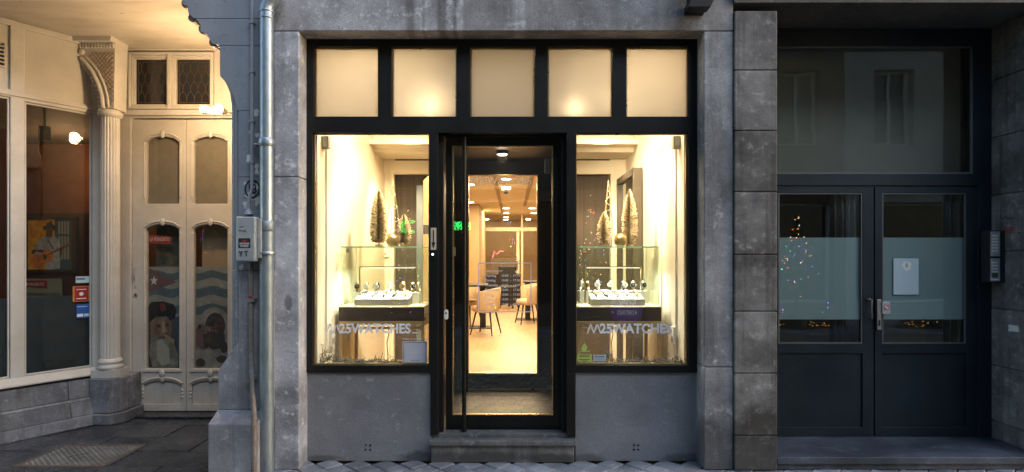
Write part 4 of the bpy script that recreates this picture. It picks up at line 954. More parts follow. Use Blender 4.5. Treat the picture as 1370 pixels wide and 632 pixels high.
# the two door leaves
def door_leaf(x0, x1, g0, g1, hinge):
    y = DYc + .02; zt, zb = hz(159.5), hz(551)
    u0, u1 = hz(272.5), hz(182); l0, l1 = hz(494), hz(300)
    P0, P1 = hz(545), hz(510)
    s = MB(); s.plate(x0, x1, zb, zt, [(g0, g1, u0, u1), (g0, g1, l0, l1), (g0 - .02, g1 + .02, P0, P1)], y, y + .05)
    lf = s.build('door_leaf', M['cream'], cafe, bevel=.004)
    s = MB(); s.box(g0 - .019, g1 + .019, y + .022, y + .04, P0 + .001, P1 - .001)
    w_ = g1 - g0
    for f in (.25, .5, .75):
        xx = g0 + w_ * f; s.box(xx - .006, xx + .006, y + .014, y + .0215, P0 + .05, P1 - .035); s.prism([(xx - .012, P0 + .05), (xx + .012, P0 + .05), (xx, P0 + .032)], y + .014, y + .0214)
    s.box(g0 - .019, g1 + .019, y + .002, y + .0215, P0 + .001, P0 + .022)
    s.build('carved_panel', M['cream'], lf, bevel=.002)
    s = MB()
    # arched heads: fill the corners above each pane, with a drip moulding over it
    for (top, rise) in ((u1, .055), (l1, .05), (P1, .045)):
        n = 8; cxm = (g0 + g1) / 2; ga, gb = (g0, g1) if top != P1 else (g0 - .02, g1 + .02)
        arc_ = [(ga + (gb - ga) * i / n, top - rise + rise * math.sin(math.pi * i / n) ** .6) for i in range(n + 1)]
        s.prism([(ga, top - .0005), (ga, top - rise)] + arc_[1:n // 2 + 1] + [(cxm, top - .0005)], y + .001, y + .045)
        s.prism([(cxm, top - .0005)] + arc_[n // 2:n] + [(gb, top - rise), (gb, top - .0005)], y + .001, y + .045)
        s.tube([(a_[0], y - .002, a_[1] + .028) for a_ in [(ga - .015, top - rise - .01)] + arc_ + [(gb + .015, top - rise - .01)]], .009, 8)
        s.tube([(a_[0], y + .0, a_[1] + .010) for a_ in arc_], .005, 6)
        s.sph((cxm, y - .003, top + .02), .026, 0, 12, 8, sy=.5, sz=1.5)
    # mouldings down the stiles with small notches
    for (za, zz) in ((u0 + .07, u1 - .08), (l0 + .1, l1 - .1)):
        for gx in (g0 - .018, g1 + .018):
            s.tube([(gx, y - .001, za), (gx, y - .001, zz)], .0065, 8)
            for zq in (za, zz): s.sph((gx, y, zq), .013, 0, 10, 6, sy=.6, sz=1.4)
    for zq in ((P0 + P1) / 2,):
        for gx in (g0 - .03, g1 + .03):
            for dz in (-.035, 0, .035): s.sph((gx, y, zq + dz), .015, 0, 10, 6, sy=.5)
    s.box(g0 - .03, g1 + .03, y - .012, y - .0005, l0 - .03, l0 - .008)
    s.sph(((g0 + g1) / 2, y - .008, l0 - .045), .03, 0, 12, 8, sy=.5, sz=1.4)
    s.build('door_moulding', M['cream'], lf)
    for (za, zz) in ((u0, u1), (l0, l1)):
        s = MB(); s.box(g0 + .001, g1 - .001, y + .024, y + .029, za + .001, zz - .001); s.build('door_glass', M['pane_cafe'], lf)
    return lf, y
lfA, yA = door_leaf(hx(175.5), hx(247), hx(193.5), hx(238), -1)
lfB, yB = door_leaf(hx(247.8), hx(331), hx(257.5), hx(303), 1)
s = MB(); s.tube([(hx(179.5), yA - .012, hz(374)), (hx(179.5), yA - .03, hz(366)), (hx(179.5), yA - .012, hz(358))], .007, 8); s.cyl((hx(180), yA - .006, hz(395)), (hx(180), yA + .001, hz(395)), .022, .022, 20); s.cyl((hx(180), yA - .009, hz(395)), (hx(180), yA - .0055, hz(395)), .009, m=1); s.box(hx(178.8), hx(181), yA - .004, yA + .001, hz(386), hz(382))
s.build('door_handle', [M['greymetal'], M['ink']], lfA)
s = MB(); s.box(dl - .05, -1.95, DYc - .16, DYc + .12, .0, .018); s.build('door_sill', M['slab'], cafe, bevel=.004)
# prints pasted inside the door panes : flag stripes with a star, and two portraits of people smoking cigars
def poly_ell(cx_, cz_, rx, rz2, n=20, a0=0, a1=360): return [(cx_ + rx * math.cos(rad(a0 + (a1 - a0) * i / n)), cz_ + rz2 * math.sin(rad(a0 + (a1 - a0) * i / n))) for i in range(n if a1 - a0 == 360 else n + 1)]
class Art:
    def __init__(s, x0, x1, z0, z1, y, Mx=None): s.mb = MB(Mx); s.r = (x0, x1, z0, z1); s.y = y; s.k = 0; s.mats = []
    def p(s, mat_, pts):
        if mat_ not in s.mats: s.mats.append(mat_)
        x0, x1, z0, z1 = s.r; pp = []
        for u_, v_ in pts: pp.append((x0 + (x1 - x0) * min(1, max(0, u_)), z0 + (z1 - z0) * min(1, max(0, v_))))
        y = s.y - .0005 * s.k; s.k += 1; s.mb.prism(pp, y - .00042, y, s.mats.index(mat_)); return s
    def e(s, mat_, cx_, cz_, rx, rz2, n=20, a0=0, a1=360): return s.p(mat_, poly_ell(cx_, cz_, rx, rz2, n, a0, a1))
    def done(s, name, parent): return s.mb.build(name, s.mats, parent)
def P(n, c, d=None, r=.7):
    k = .14 if 'flag_dim' in n or n in ('print_ring', 'print_smudge') else (.8 if 'menu' in n else (1.3 if n.startswith('pic_') else (1.0 if 'flag' in n or 'board' in n or 'label' in n or 'star' in n else .75)))
    c = tuple(x * k for x in c); d = tuple(x * k for x in (d or c)) if d else c
    return surf(n, c, d, rough=r, bump=0, scale=12)
pb = P('print_flag_blue', (0.085, 0.125, 0.145), (0.065, 0.10, 0.12)); pw = P('print_flag_white', (0.27, 0.265, 0.24), (0.2, 0.195, 0.175)); pr = P('print_flag_red', (0.13, 0.075, 0.08)); pg = P('print_grey_green', (0.170, 0.170, 0.128), (0.085, 0.085, 0.06))
skin1 = P('print_skin', (0.340, 0.221, 0.145), (0.13, 0.08, 0.05)); skin2 = P('print_dark_skin', (0.128, 0.071, 0.051), (0.045, 0.025, 0.018)); beard = P('print_beard', (0.323, 0.306, 0.264), (0.12, 0.115, 0.10)); ink = M['ink']; cig = P('print_cigar', (0.374, 0.255, 0.136)); dkc = P('print_dark_cloth', (0.051, 0.043, 0.037)); lace = P('print_lace_white', (0.442, 0.399, 0.357), (0.20, 0.18, 0.16)); rose = P('print_rose', (0.20, 0.10, 0.10)); prb = P('print_beret_band', (0.153, 0.034, 0.034))
def wavy(a, mat_, v0, v1, amp=.012, ph=0):
    top = [(i / 10, v1 + amp * math.sin(i * .7 + ph)) for i in range(11)]; bot = [(i / 10, v0 + amp * math.sin(i * .7 + ph)) for i in range(10, -1, -1)]
    a.p(mat_, top + bot)
lz0, lz1 = hz(494), hz(300)
gA0, gA1, gB0, gB1 = hx(193.5), hx(238), hx(257.5), hx(303)
v = lambda py: (494 - py) / 194.0
for nm, g0, g1, lf, kk in (('a', gA0, gA1, lfA, 0), ('b', gB0, gB1, lfB, 1)):
    y = yA + .045
    A = Art(g0 + .002, g1 - .002, lz0 + .002, lz1 - .004, y)
    A.p(pw, [(0, 0), (1, 0), (1, v(357)), (0, v(357))])
    for (t_, b_) in ((364, 374), (385, 397), (409, 420)):
        wavy(A, pb, v(b_), v(t_), .012, kk * 4.5)
    if kk == 0:
        A.p(pr, [(0, v(358)), (0, v(392)), (.85, v(378))])
        st_ = []
        for i in range(10):
            r2 = .13 if i % 2 == 0 else .055; a = rad(90 + 36 * i); st_.append((.16 + r2 * math.cos(a), v(376) + r2 * .25 * math.sin(a) * 1.1))
        A.p(P('print_star', (0.510, 0.510, 0.476)), st_)
        # bearded man in a dark beret with a cigar
        A.p(P('print_dark_blue_back', (0.060, 0.076, 0.085)), [(0, 0), (1, 0), (1, v(424)), (0, v(430))])
        A.p(dkc, [(0, 0), (.95, 0), (.9, .08), (.75, .2), (0, .3)])
        A.p(skin1, [(.06, v(424)), (.2, v(418)), (.62, v(420)), (.70, v(432)), (.70, v(448)), (.60, v(462)), (.2, v(466)), (.05, v(450))])
        A.p(beard, [(.08, v(447)), (.22, v(450)), (.34, v(452)), (.50, v(449)), (.62, v(455)), (.78, v(462)), (.92, v(478)), (.9, v(493)), (.12, v(493)), (.02, v(475))])
        A.p(P('print_beard_light', (0.425, 0.408, 0.357)), [(.25, v(458)), (.4, v(455)), (.62, v(468)), (.66, v(488)), (.4, v(492)), (.26, v(480))])
        A.p(skin2, [(.30, v(452.5)), (.52, v(451)), (.50, v(454)), (.34, v(455))])
        A.p(ink, [(0, v(410)), (.1, v(404.5)), (.45, v(404)), (.78, v(408)), (.86, v(416)), (.80, v(427)), (.66, v(430)), (.55, v(424)), (.22, v(425)), (.08, v(431)), (0, v(433))])
        A.p(prb, [(.33, v(407)), (.5, v(406)), (.55, v(416)), (.38, v(418))])
        A.p(skin2, [(.22, v(434)), (.38, v(436)), (.36, v(440)), (.24, v(439))]); A.p(skin2, [(.52, v(434)), (.64, v(434)), (.62, v(438)), (.52, v(438))])
        A.p(P('print_skin_light', (0.459, 0.306, 0.204)), [(.43, v(431)), (.50, v(432)), (.54, v(446)), (.42, v(447))])
        A.p(cig, [(.46, v(450.5)), (.50, v(448)), (.84, v(457)), (.83, v(461.5)), (.78, v(462))]); A.p(dkc, [(.80, v(457)), (.84, v(456.5)), (.84, v(461.5)), (.79, v(461.5))])
    else:
        # woman in a white lace headscarf holding a big cigar
        A.e(lace, .55, v(435), .46, .12)
        A.p(rose, [(0, v(440)), (.25, v(436)), (.35, v(462)), (.1, v(490)), (0, v(492))])
        A.p(lace, [(.0, 0), (1, 0), (1, .22), (.8, .14), (.5, .18), (.25, .12), (0, .16)])
        A.e(dkc, .58, v(437), .30, .09); A.e(skin2, .60, v(438), .235, .075)
        A.p(dkc, [(.30, v(448)), (.86, v(448)), (.9, v(466)), (.5, v(470)), (.3, v(462))])
        A.p(rose, [(.05, v(452)), (.22, v(448)), (.28, v(464)), (.12, v(470))])
        A.p(skin2, [(.22, v(449)), (.44, v(444)), (.48, v(456)), (.36, v(468)), (.24, v(466))])
        A.e(ink, .50, v(434.5), .05, .008); A.e(ink, .70, v(434.5), .05, .008); A.e(P('print_lips', (0.272, 0.085, 0.076)), .60, v(444), .07, .010)
        A.p(P('print_nose', (0.170, 0.099, 0.068)), [(.58, v(433)), (.62, v(433)), (.65, v(440)), (.55, v(440))])
        A.p(skin1, [(.10, v(437)), (.13, v(434.5)), (.52, v(439)), (.52, v(445)), (.14, v(442))]); A.e(ink, .12, v(438.3), .05, .017); A.p(lace, [(.40, v(437.5)), (.44, v(438)), (.44, v(445.5)), (.40, v(445))])
        A.e(dkc, .85, v(466), .12, .04); A.e(dkc, .78, v(482), .16, .025); A.e(dkc, .15, v(487), .14, .03); A.e(lace, .4, v(484), .1, .02)
    A.done('window_print', lf)
    q = MB(); q.box(g0 - .0, g1 + .0, yA + .052, yA + .056, hz(275), hz(180)); q.build('pane_backing', P('upper_reflection_board', (0.24, 0.20, 0.155), (0.2, 0.165, 0.125)), lf)  # added board; the upper pane's tan-grey reflection is put into its colour
    A = Art(g0 + .002, g1 - .002, lz0 + .0, lz1 - .0, yA + .16); A.p(pg if kk == 0 else P('print_tan_board', (0.374, 0.272, 0.170)), [(0, v(360)), (1, v(360)), (1, .998), (0, .998)]); A.done('pane_backing', lf)
L = MB(); q0, q1 = hx(194.5), hx(224.5); yy = yA + .04
L.prism([(q0, hz(325.5)), (q1, hz(326.5)), (q1 + .004, hz(316.5)), (q0, hz(314))], yy - .001, yy, 0)
L.text('LA PONGRITO', q0 + .01, q1 - .02, hz(322.5), hz(317.5), yy - .0012, 1, th=.0006, mirror=False)
L.build('red_label', [P('print_label_red', (0.272, 0.031, 0.025)), P('print_label_white', (0.595, 0.561, 0.510))], lfA)
# right side wall of the porch behind the pier
s = MB(); s.box(-1.99, -1.90, .26, DYc - .001, 0, CZt - .001); s.box(-2.16, -1.991, .10, .26, 2.6, CZt - .001); s.build('porch_side_wall', M['cream'], cafe)

# oriel window running towards the street
Ux, Uy = .537, .8436
O = Matrix(((Ux, -Uy, 0, -4.25), (Uy, Ux, 0, .65), (0, 0, 1, 0), (0, 0, 0, 1)))
zb, zt = .516, 2.915
s = MB(O); s.plate(-.86, .60, .44, CZt - .0015, [(0, .52, zb, zt), (0, .52, 2.99, 3.545), (-.76, -.10, .516, 2.93), (-.76, -.10, 3.0, 3.545)], 0, .07)
ori = s.build('oriel_frame', M['cream'], cafe, bevel=.006)
s = MB(O); s.box(.001, .519, .02, .03, 2.991, 3.544); s.box(-.759, -.101, .02, .03, 3.001, 3.544); s.build('oriel_panel', M['cream_smooth'], cafe)
s = MB(O)
s.plate(0.003, .517, zb + .003, zt - .003, [(.016, .504, zb + .018, zt - .018)], .012, .03); s.plate(-.757, -.103, .519, 2.927, [(-.744, -.116, .534, 2.912)], .012, .03)
s.box(-.87, .60, -.016, -.0006, 2.945, 2.972); s.build('oriel_bead', M['cream'], ori, bevel=.003)
for a, c, zz in ((0, .52, zt), (-.76, -.10, 2.93)):
    s = MB(O); s.box(a + .002, c - .002, .032, .038, .518, zz - .002); s.build('oriel_pane', M['pane_cafe'], cafe)
s = MB(O); s.prism([(-.075, .462), (-.075, .448), (.0, .43), (.07, .43), (.07, .50), (.0, .514), (-.06, .475)], -.88, .64, axis='x'); s.build('oriel_sill', M['cream'], cafe, bevel=.004)
s = MB(O)
for (u0, u1) in ((-.95, -.36), (-.356, .30), (.304, .66)):
    s.prism([(-.03, .429), (-.055, .425), (-.075, .255), (.06, .255), (.06, .429)], u0, u1, axis='x')
    s.prism([(-.10, .23), (-.125, .10), (.06, .10), (.06, .23)], u0, u1, axis='x')
s.prism([(-.085, .2535), (-.095, .2325), (.06, .2325), (.06, .2535)], -.95, .66, axis='x')
s.prism([(-.135, .0985), (-.145, .0), (.06, .0), (.06, .0985)], -.95, .66, axis='x')
s.build('oriel_plinth', M['plinth'], cafe, bevel=.006)
# column foot plinth block
cxx, cyy = -3.81, 1.10
s = MB(); s.prism([(cxx - .13, cyy - .13), (cxx + .09, cyy - .15), (cxx + .17, cyy - .05), (cxx + .17, DYc - .002), (cxx - .13, DYc - .002)], 0, .10, axis='z'); s.prism([(cxx - .12, cyy - .11), (cxx + .07, cyy - .13), (cxx + .14, cyy - .04), (cxx + .14, DYc - .002), (cxx - .12, DYc - .002)], .102, .425, axis='z'); s.build('column_plinth', M['plinth'], cafe, bevel=.01)
s = MB(); c0 = (cxx, cyy, 0)
s.prism([(cxx - .115, cyy - .10), (cxx + .10, cyy - .10), (cxx + .115, cyy - .03), (cxx + .115, cyy + .1), (cxx - .115, cyy + .1)], .428, .50, axis='z')
s.lathe([(.105, .502), (.112, .515), (.112, .53), (.098, .545), (.098, .555), (.105, .565), (.105, .578), (.088, .60)], c0)
zc1 = PZ(150, cyy)
s.lathe([(.082, .60), (.082, .66), (.078, zc1 - .25), (.078, zc1 - .06)], c0, n=40, flute=.09)
s.lathe([(.080, zc1 - .06), (.10, zc1 - .045), (.108, zc1 - .02), (.095, zc1 - .005), (.09, zc1 + .01)], c0)
col = s.build('column', M['cream'], cafe)
# carved bracket above the column
s = MB()
# curved body spreading to upper left; thickness in y
yb0, yb1 = cyy - .10, cyy + .10
cv = [(143, 148), (141, 132), (136, 115), (128, 98), (119, 86), (112, 78), (112, 68), (108, 58)]
rt = [(163, 58), (163, 148)]
s.prism([(PX(a, cyy), PZ(c, cyy)) for a, c in cv] + [(PX(162, cyy), PZ(58, cyy)), (PX(160, cyy), PZ(148, cyy))], yb0 + .02, yb1)
s.prism([(PX(a, cyy), PZ(c, cyy)) for a, c in ((107, 62), (104, 52), (100, 44), (100, 40), (166, 40), (166, 50), (163, 56), (162, 62))], yb0 - .05, yb1)
for i in range(13):
    xx = PX(112 + i * 3.9, cyy); s.box(xx, xx + .016, yb0 - .002, yb0 + .0195, PZ(69, cyy), PZ(63, cyy))
arcp = [(146.5, 148), (145, 133), (140.5, 117), (133, 101), (124.5, 89.5), (117, 82.5)]
s.tube([(PX(a, cyy), yb0 + .012, PZ(c, cyy)) for a, c in arcp], .020, 8)
s.tube([(PX(a + 6.5, cyy), yb0 + .018, PZ(c - 1, cyy)) for a, c in arcp], .012, 8)
for i in range(len(arcp) - 1):
    for f in (0, .33, .66):
        a = arcp[i][0] * (1 - f) + arcp[i + 1][0] * f; c = arcp[i][1] * (1 - f) + arcp[i + 1][1] * f
        s.sph((PX(a - 5.2, cyy), yb0 + .03, PZ(c + 2, cyy)), .020, 0, 10, 7)
s.sph((PX(118, cyy), yb0 + .01, PZ(74, cyy)), .03, 0, 14, 8, sy=.6)
s.build('carved_bracket', M['cream'], col, bevel=.003)
s = MB()
def inside(px, py):   # between the inner roll and the right edge
    for i in range(len(arcp) - 1):
        if arcp[i + 1][1] <= py <= arcp[i][1]:
            f = (py - arcp[i + 1][1]) / (arcp[i][1] - arcp[i + 1][1]); xl = arcp[i + 1][0] * (1 - f) + arcp[i][0] * f + 9.5
            return xl < px < 160.5
    return False
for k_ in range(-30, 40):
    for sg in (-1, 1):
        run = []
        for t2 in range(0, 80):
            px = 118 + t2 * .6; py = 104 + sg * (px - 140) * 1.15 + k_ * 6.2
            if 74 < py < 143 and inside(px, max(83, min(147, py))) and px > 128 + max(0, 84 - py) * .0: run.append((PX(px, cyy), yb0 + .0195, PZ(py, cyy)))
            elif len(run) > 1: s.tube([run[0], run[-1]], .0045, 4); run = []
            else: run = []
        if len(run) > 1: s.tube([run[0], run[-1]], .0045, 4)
s.build('lattice_carving', surf('lattice_brown_paint', (0.33, 0.25, 0.17), (0.26, 0.19, 0.12), rough=.6), col)  # lattice strips in a browner tone than the cream paint
# vent grille on the upper left
s = MB(O); s.plate(-.40, -.125, 3.175, 3.385, [(-.385, -.14, 3.19 + .034 * i, 3.212 + .034 * i) for i in range(6)], .004, .0195); q = s.build('vent_grille', M['cream_smooth'], cafe, bevel=.002)
s = MB(O); s.box(-.385, -.14, .0185, .0197, 3.19, 3.375); s.build('vent_dark', M['ink'], q)

# cafe interior
ir = surf('cafe_orange_wall', (0.16, 0.062, 0.022), (0.11, 0.04, 0.015), rough=.8); dk = surf('cafe_dark_wall', (0.05, 0.04, 0.032), rough=.8)
s = MB(); s.box(-8, -2.0, 3.6, 3.7, 0, 3.3); s.box(-8.1, -8, -.1, 3.6, 0, 3.3); s.build('cafe_back_wall', ir, cafe)
s = MB(); s.box(-8, -1.9, DYc + .105, 3.6, 3.1, 3.15); s.box(-8, -4.75, -.1, DYc + .1, 3.1, 3.15); s.build('cafe_ceiling', dk, cafe)
s = MB(); s.box(-8, -1.9, DYc + .105, 3.6, .0, .015); s.box(-1.9, -1.85, DYc, 3.6, 0, 3.3); s.box(-7.9, -4.9, -.14, -.10, 0, 4); s.build('cafe_shell', dk, cafe)
s = MB(); py_ = 2.2; s.box(PX(30, py_) - 1.2, PX(118, py_), py_ + .02, py_ + .05, .35, 2.05); s.build('cafe_screen', surf('dark_red_board', (0.06, 0.012, 0.008), (0.045, 0.01, 0.007), rough=.5), cafe)
s = MB(); s.box(PX(-15, py_), PX(32, py_), py_ - .03, py_ + .019, .35, 3.0); s.build('cafe_cabinet', surf('red_brown_cabinet', (0.13, 0.035, 0.015), (0.09, 0.025, 0.012), rough=.4, stretch=(6, 1, .5)), cafe)
# flag film low in the oriel
pbd = surf('print_flag_deep', (0.012, 0.022, 0.03), (0.008, 0.016, 0.022), rough=.7, bump=0, scale=12)
A = Art(.004, .516, zb + .003, 1.20, .045, O); A.p(pbd, [(0, 0), (1, 0), (1, 1), (0, 1)])
for (b_, t_) in ((.12, .27), (.42, .56), (.72, .84)): wavy(A, P('print_flag_dim', (0.119, 0.153, 0.170)), b_, t_, .03, 1)
A.e(P('print_ring', (0.051, 0.060, 0.060)), .36, .10, .09, .07); A.e(pbd, .36, .10, .055, .04)
for i in range(7): A.p(P('print_smudge', (0.037, 0.043, 0.048)), [(.5 + .04 * i, .07), (.525 + .04 * i, .07), (.53 + .04 * i, .14), (.51 + .04 * i, .14)])
A.done('flag_film', cafe)
A = Art(-.756, -.104, .519, 1.20, .045, O); A.p(pbd, [(0, 0), (1, 0), (1, 1), (0, 1)])
for (b_, t_) in ((.12, .27), (.42, .56), (.72, .84)): wavy(A, P('print_flag_dim2', (0.119, 0.153, 0.170)), b_, t_, .03, 2)
A.done('flag_film', cafe)
# card payment stickers on the oriel glass
L = MB(O)
L.box(.395, .507, .0295, .0305, 1.315, 1.375, 0); L.box(.40, .47, .0288, .0294, 1.345, 1.36, 1)
L.box(.37, .505, .0288, .0294, 1.14, 1.285, 4); L.box(.385, .498, .0280, .0287, 1.145, 1.28, 2); L.sph((.44, .0278, 1.21), .018, 3, 10, 6, sy=.1); L.box(.40, .48, .0275, .0279, 1.165, 1.172, 3); L.box(.40, .48, .0275, .0279, 1.25, 1.256, 3)
L.box(.40, .510, .0288, .0294, .985, 1.115, 1); L.box(.405, .455, .0281, .0287, .998, 1.025, 3); L.box(.462, .503, .0281, .0287, .998, 1.025, 0); L.box(.405, .49, .0281, .0287, 1.09, 1.096, 0)
L.build('payment_stickers', [M['paleblue'], M['blue'], M['red'], M['vinyl_white'], M['orange']], ori)

# picture of a guitar player and the menu board
pc = thing('guitarist_picture', 'framed picture of a man in a hat playing guitar behind the cafe window', 'picture', (PX(66, py_), py_, 1.8))
x0, x1, z0, z1 = PX(36, py_), PX(98, py_), PZ(361, py_), PZ(293, py_)
q = MB(); q.plate(x0 - .03, x1 + .05, z0 - .03, z1 + .03, [(x0, x1, z0, z1)], py_ - .03, py_ + .018); q.build('picture_frame', surf('picture_frame_wood', (0.05, 0.03, 0.015), rough=.5), pc, bevel=.004)
A = Art(x0 + .001, x1 - .001, z0 + .001, z1 - .001, py_ + .012)
A.p(P('pic_yellow', (0.700, 0.374, 0.034), (.36, .18, .015)), [(0, 0), (.6, 0), (.6, 1), (0, 1)]); A.p(P('pic_blue', (0.034, 0.085, 0.102)), [(.58, 0), (1, 0), (1, 1), (.58, 1)])
for i in range(4): A.p(P('pic_shutter', (0.272, 0.289, 0.238)), [(.66 + .065 * i, .2), (.705 + .065 * i, .2), (.705 + .065 * i, .95), (.66 + .065 * i, .95)])
A.p(P('pic_rail', (0.034, 0.085, 0.102)), [(.6, .66), (1, .66), (1, .70), (.6, .70)])
sh = P('pic_shirt', (0.442, 0.493, 0.493), (.20, .22, .22)); sk = P('pic_skin', (0.102, 0.048, 0.025))
A.p(sh, [(.12, .36), (.16, .48), (.34, .66), (.42, .70), (.58, .66), (.70, .58), (.72, .38), (.70, .02), (.42, 0), (.34, .2)])
A.p(sk, [(.10, .38), (.16, .40), (.36, .32), (.36, .38), (.28, .40), (.2, .37), (.13, .30), (.08, .32)]); A.p(sk, [(.40, .64), (.54, .64), (.54, .82), (.40, .82)]); A.e(sk, .475, .78, .075, .095)
A.p(dkc, [(.33, .84), (.36, .76), (.40, .80), (.50, .83), (.60, .76), (.64, .80), (.60, .87), (.55, .89), (.52, .97), (.48, .94), (.42, .92), (.40, .87)])
gt = P('pic_guitar', (0.700, 0.255, 0.051), (.32, .10, .02)); A.e(gt, .24, .16, .17, .15); A.e(gt, .44, .27, .13, .13); A.e(P('pic_hole', (0.051, 0.025, 0.017)), .38, .25, .045, .05)
A.p(P('pic_neck', (0.204, 0.085, 0.034)), [(.42, .27), (.44, .31), (.92, .53), (.96, .50), (.9, .46)]); A.p(sk, [(.70, .42), (.76, .46), (.75, .30), (.70, .22)]); A.p(dkc, [(.44, .58), (.47, .57), (.58, .40), (.55, .40)])
A.done('picture_print', pc)
mbn = thing('menu_board', 'large pale menu poster with red header VANAF 24 behind the cafe window', 'menu', (PX(60, py_), py_, 1.0))
x0, x1, z0, z1 = PX(29, py_), PX(84, py_), PZ(447, py_), PZ(373, py_)
q = MB(); q.box(x0, x1, py_ - .02, py_ + .0, z0, z1); q.build('board', surf('menu_paper', (0.27, 0.29, 0.19), (0.22, 0.24, 0.16), rough=.6), mbn)
y = py_ - .021; A = Art(x0, x1, z0, z1, y)
A.p(P('menu_pink', (0.459, 0.323, 0.289), (.2, .14, .13)), [(0, 0), (1, 0), (1, .40), (0, .46)]); A.p(M['red'], [(.0, .86), (.66, .82), (.66, .97), (.0, .96)])
for i in range(14): A.e([P('menu_food1', (0.425, 0.238, 0.085)), dkc, P('menu_food2', (0.510, 0.408, 0.255))][i % 3], R_.uniform(.08, .9), R_.uniform(.12, .36), .05, .035, 10)
A.p(M['red'], [(.0, .14), (.26, .16), (.26, .21), (.0, .19)])
A.done('menu_print', mbn)
L = MB(); W = x1 - x0; H = z1 - z0; y2 = y - .012
L.text('LA PONGRITO', x0 + .05 * W, x0 + .6 * W, z0 + .87 * H, z0 + .93 * H, y2, 1)
L.text('TAPAS + DESSERTS', x0 + .2 * W, x0 + .82 * W, z0 + .62 * H, z0 + .66 * H, y2, 0); L.text('VANAF 24,', x0 + .22 * W, x0 + .78 * W, z0 + .50 * H, z0 + .58 * H, y2, 0, bold=.03)
L.text('OPENINGSUREN', x0 + .18 * W, x0 + .99 * W, z0 + .70 * H, z0 + .75 * H, y2, 2)
L.build('menu_lettering', [M['red'], M['vinyl_white'], M['ink']], mbn)
L = bpy.data.lights.new('cafe_lamp', 'POINT'); L.energy = 7; L.color = (1, .55, .25); L.shadow_soft_size = .12
L2 = bpy.data.lights.new('cafe_front_fill', 'POINT'); L2.energy = 4; L2.color = (1, .6, .32); L2.shadow_soft_size = .1; o = bpy.data.objects.new('cafe_front_fill', L2); COL.objects.link(o); o.location = (-5.3, .9, 2.6)  # unseen light added near the front to brighten the screen
o = bpy.data.objects.new('cafe_lamp', L); COL.objects.link(o); o.location = (-5.6, 2.9, 2.75)
q = MB(); X, y3 = PX(66, 1.35), 1.35; X = -4.75; y3=1.5; q.cyl((X, y3, 2.88), (X, y3, 2.74), .05, .055, 18); q.cyl((X, y3, 2.88), (X, y3, 3.1), .012); tag(q.build('track_spotlight', M['ink'], bevel=.004), 'unlit black spotlight hanging at the top of the cafe window', 'spotlight')

# porch floor
s = MB(); s.box(-8, -1.93, -1.4, 1.5, -.08, -.016); struct(s.build('porch_bed', M['grout']))
s = MB(); ys = [-.75, -.42, -.08, .26, .62, .98, 1.36]; HX0, HX1, HY0, HY1 = -3.72, -3.04, -.105, .41
for j in range(len(ys) - 1):
    xs = [-8 + .83 * i + (.41 if j % 2 else 0) for i in range(9)]
    for i in range(len(xs) - 1):
        a, b_ = xs[i] + .004, min(xs[i + 1] - .004, -1.94); c_, d_ = ys[j] + .004, ys[j + 1] - .004
        if a >= b_: continue
        zt_ = R_.uniform(-.006, .0)
        if b_ < HX0 or a > HX1 or d_ < HY0 or c_ > HY1: s.box(a, b_, c_, d_, -.05, zt_)
        else:
            for (p0, p1, r0, r1) in ((a, min(b_, HX0), c_, d_), (max(a, HX1), b_, c_, d_), (max(a, HX0), min(b_, HX1), c_, min(d_, HY0)), (max(a, HX0), min(b_, HX1), max(c_, HY1), d_)):
                if p1 - p0 > .005 and r1 - r0 > .005: s.box(p0, p1, r0, r1, -.05, zt_)
struct(s.build('porch_floor', M['slab'], bevel=.003))
hp = thing('floor_hatch', 'steel checker plate hatch with a handle slot in the dark porch floor', 'hatch', ((HX0 + HX1) / 2, .15, -.01))
q = MB(); q.box(HX0 + .03, HX1 - .03, HY0 + .03, HY1 - .03, -.015, -.001)
nx_ = 26; ny_ = 20
for i in range(nx_):
    for j in range(ny_):
        xx = HX0 + .05 + (HX1 - HX0 - .1) * i / (nx_ - 1); yy2 = HY0 + .05 + (HY1 - HY0 - .1) * j / (ny_ - 1); a = rad(45 if (i + j) % 2 else -45); c_, s_ = math.cos(a) * .009, math.sin(a) * .009; n0, n1 = -s_ * .28, c_ * .28
        q.add([(xx - c_, yy2 - s_, -.001), (xx + n0, yy2 + n1, -.001), (xx + c_, yy2 + s_, -.001), (xx - n0, yy2 - n1, -.001), (xx, yy2, .0035)], [(0, 1, 4), (1, 2, 4), (2, 3, 4), (3, 0, 4)])
q.build('checker_plate', surf('worn_steel_plate', (0.24, 0.235, 0.23), (0.12, 0.11, 0.10), rough=.45, scale=5, metal=.5), hp)
q = MB(); q.add([(v[0], v[2], v[1]) for v in MB().plate(HX0, HX1, HY0, HY1, [(HX0 + .028, HX1 - .028, HY0 + .028, HY1 - .028)], -.02, .001).v], MB().plate(HX0, HX1, HY0, HY1, [(HX0 + .028, HX1 - .028, HY0 + .028, HY1 - .028)], -.02, .001).f); q.build('hatch_frame', surf('rusty_frame', (0.12, 0.09, 0.075), rough=.6), hp)
q = MB(); q.hexa([(-3.46, .10, -.0005), (-3.46, .10, .001), (-3.47, .115, -.0005), (-3.47, .115, .001), (-3.36, .20, -.0005), (-3.36, .20, .001), (-3.37, .215, -.0005), (-3.37, .215, .001)]); q.build('handle_slot', M['ink'], hp)
leafm = surf('dry_leaf', (0.30, 0.16, 0.05), (0.2, 0.1, 0.03), rough=.8)
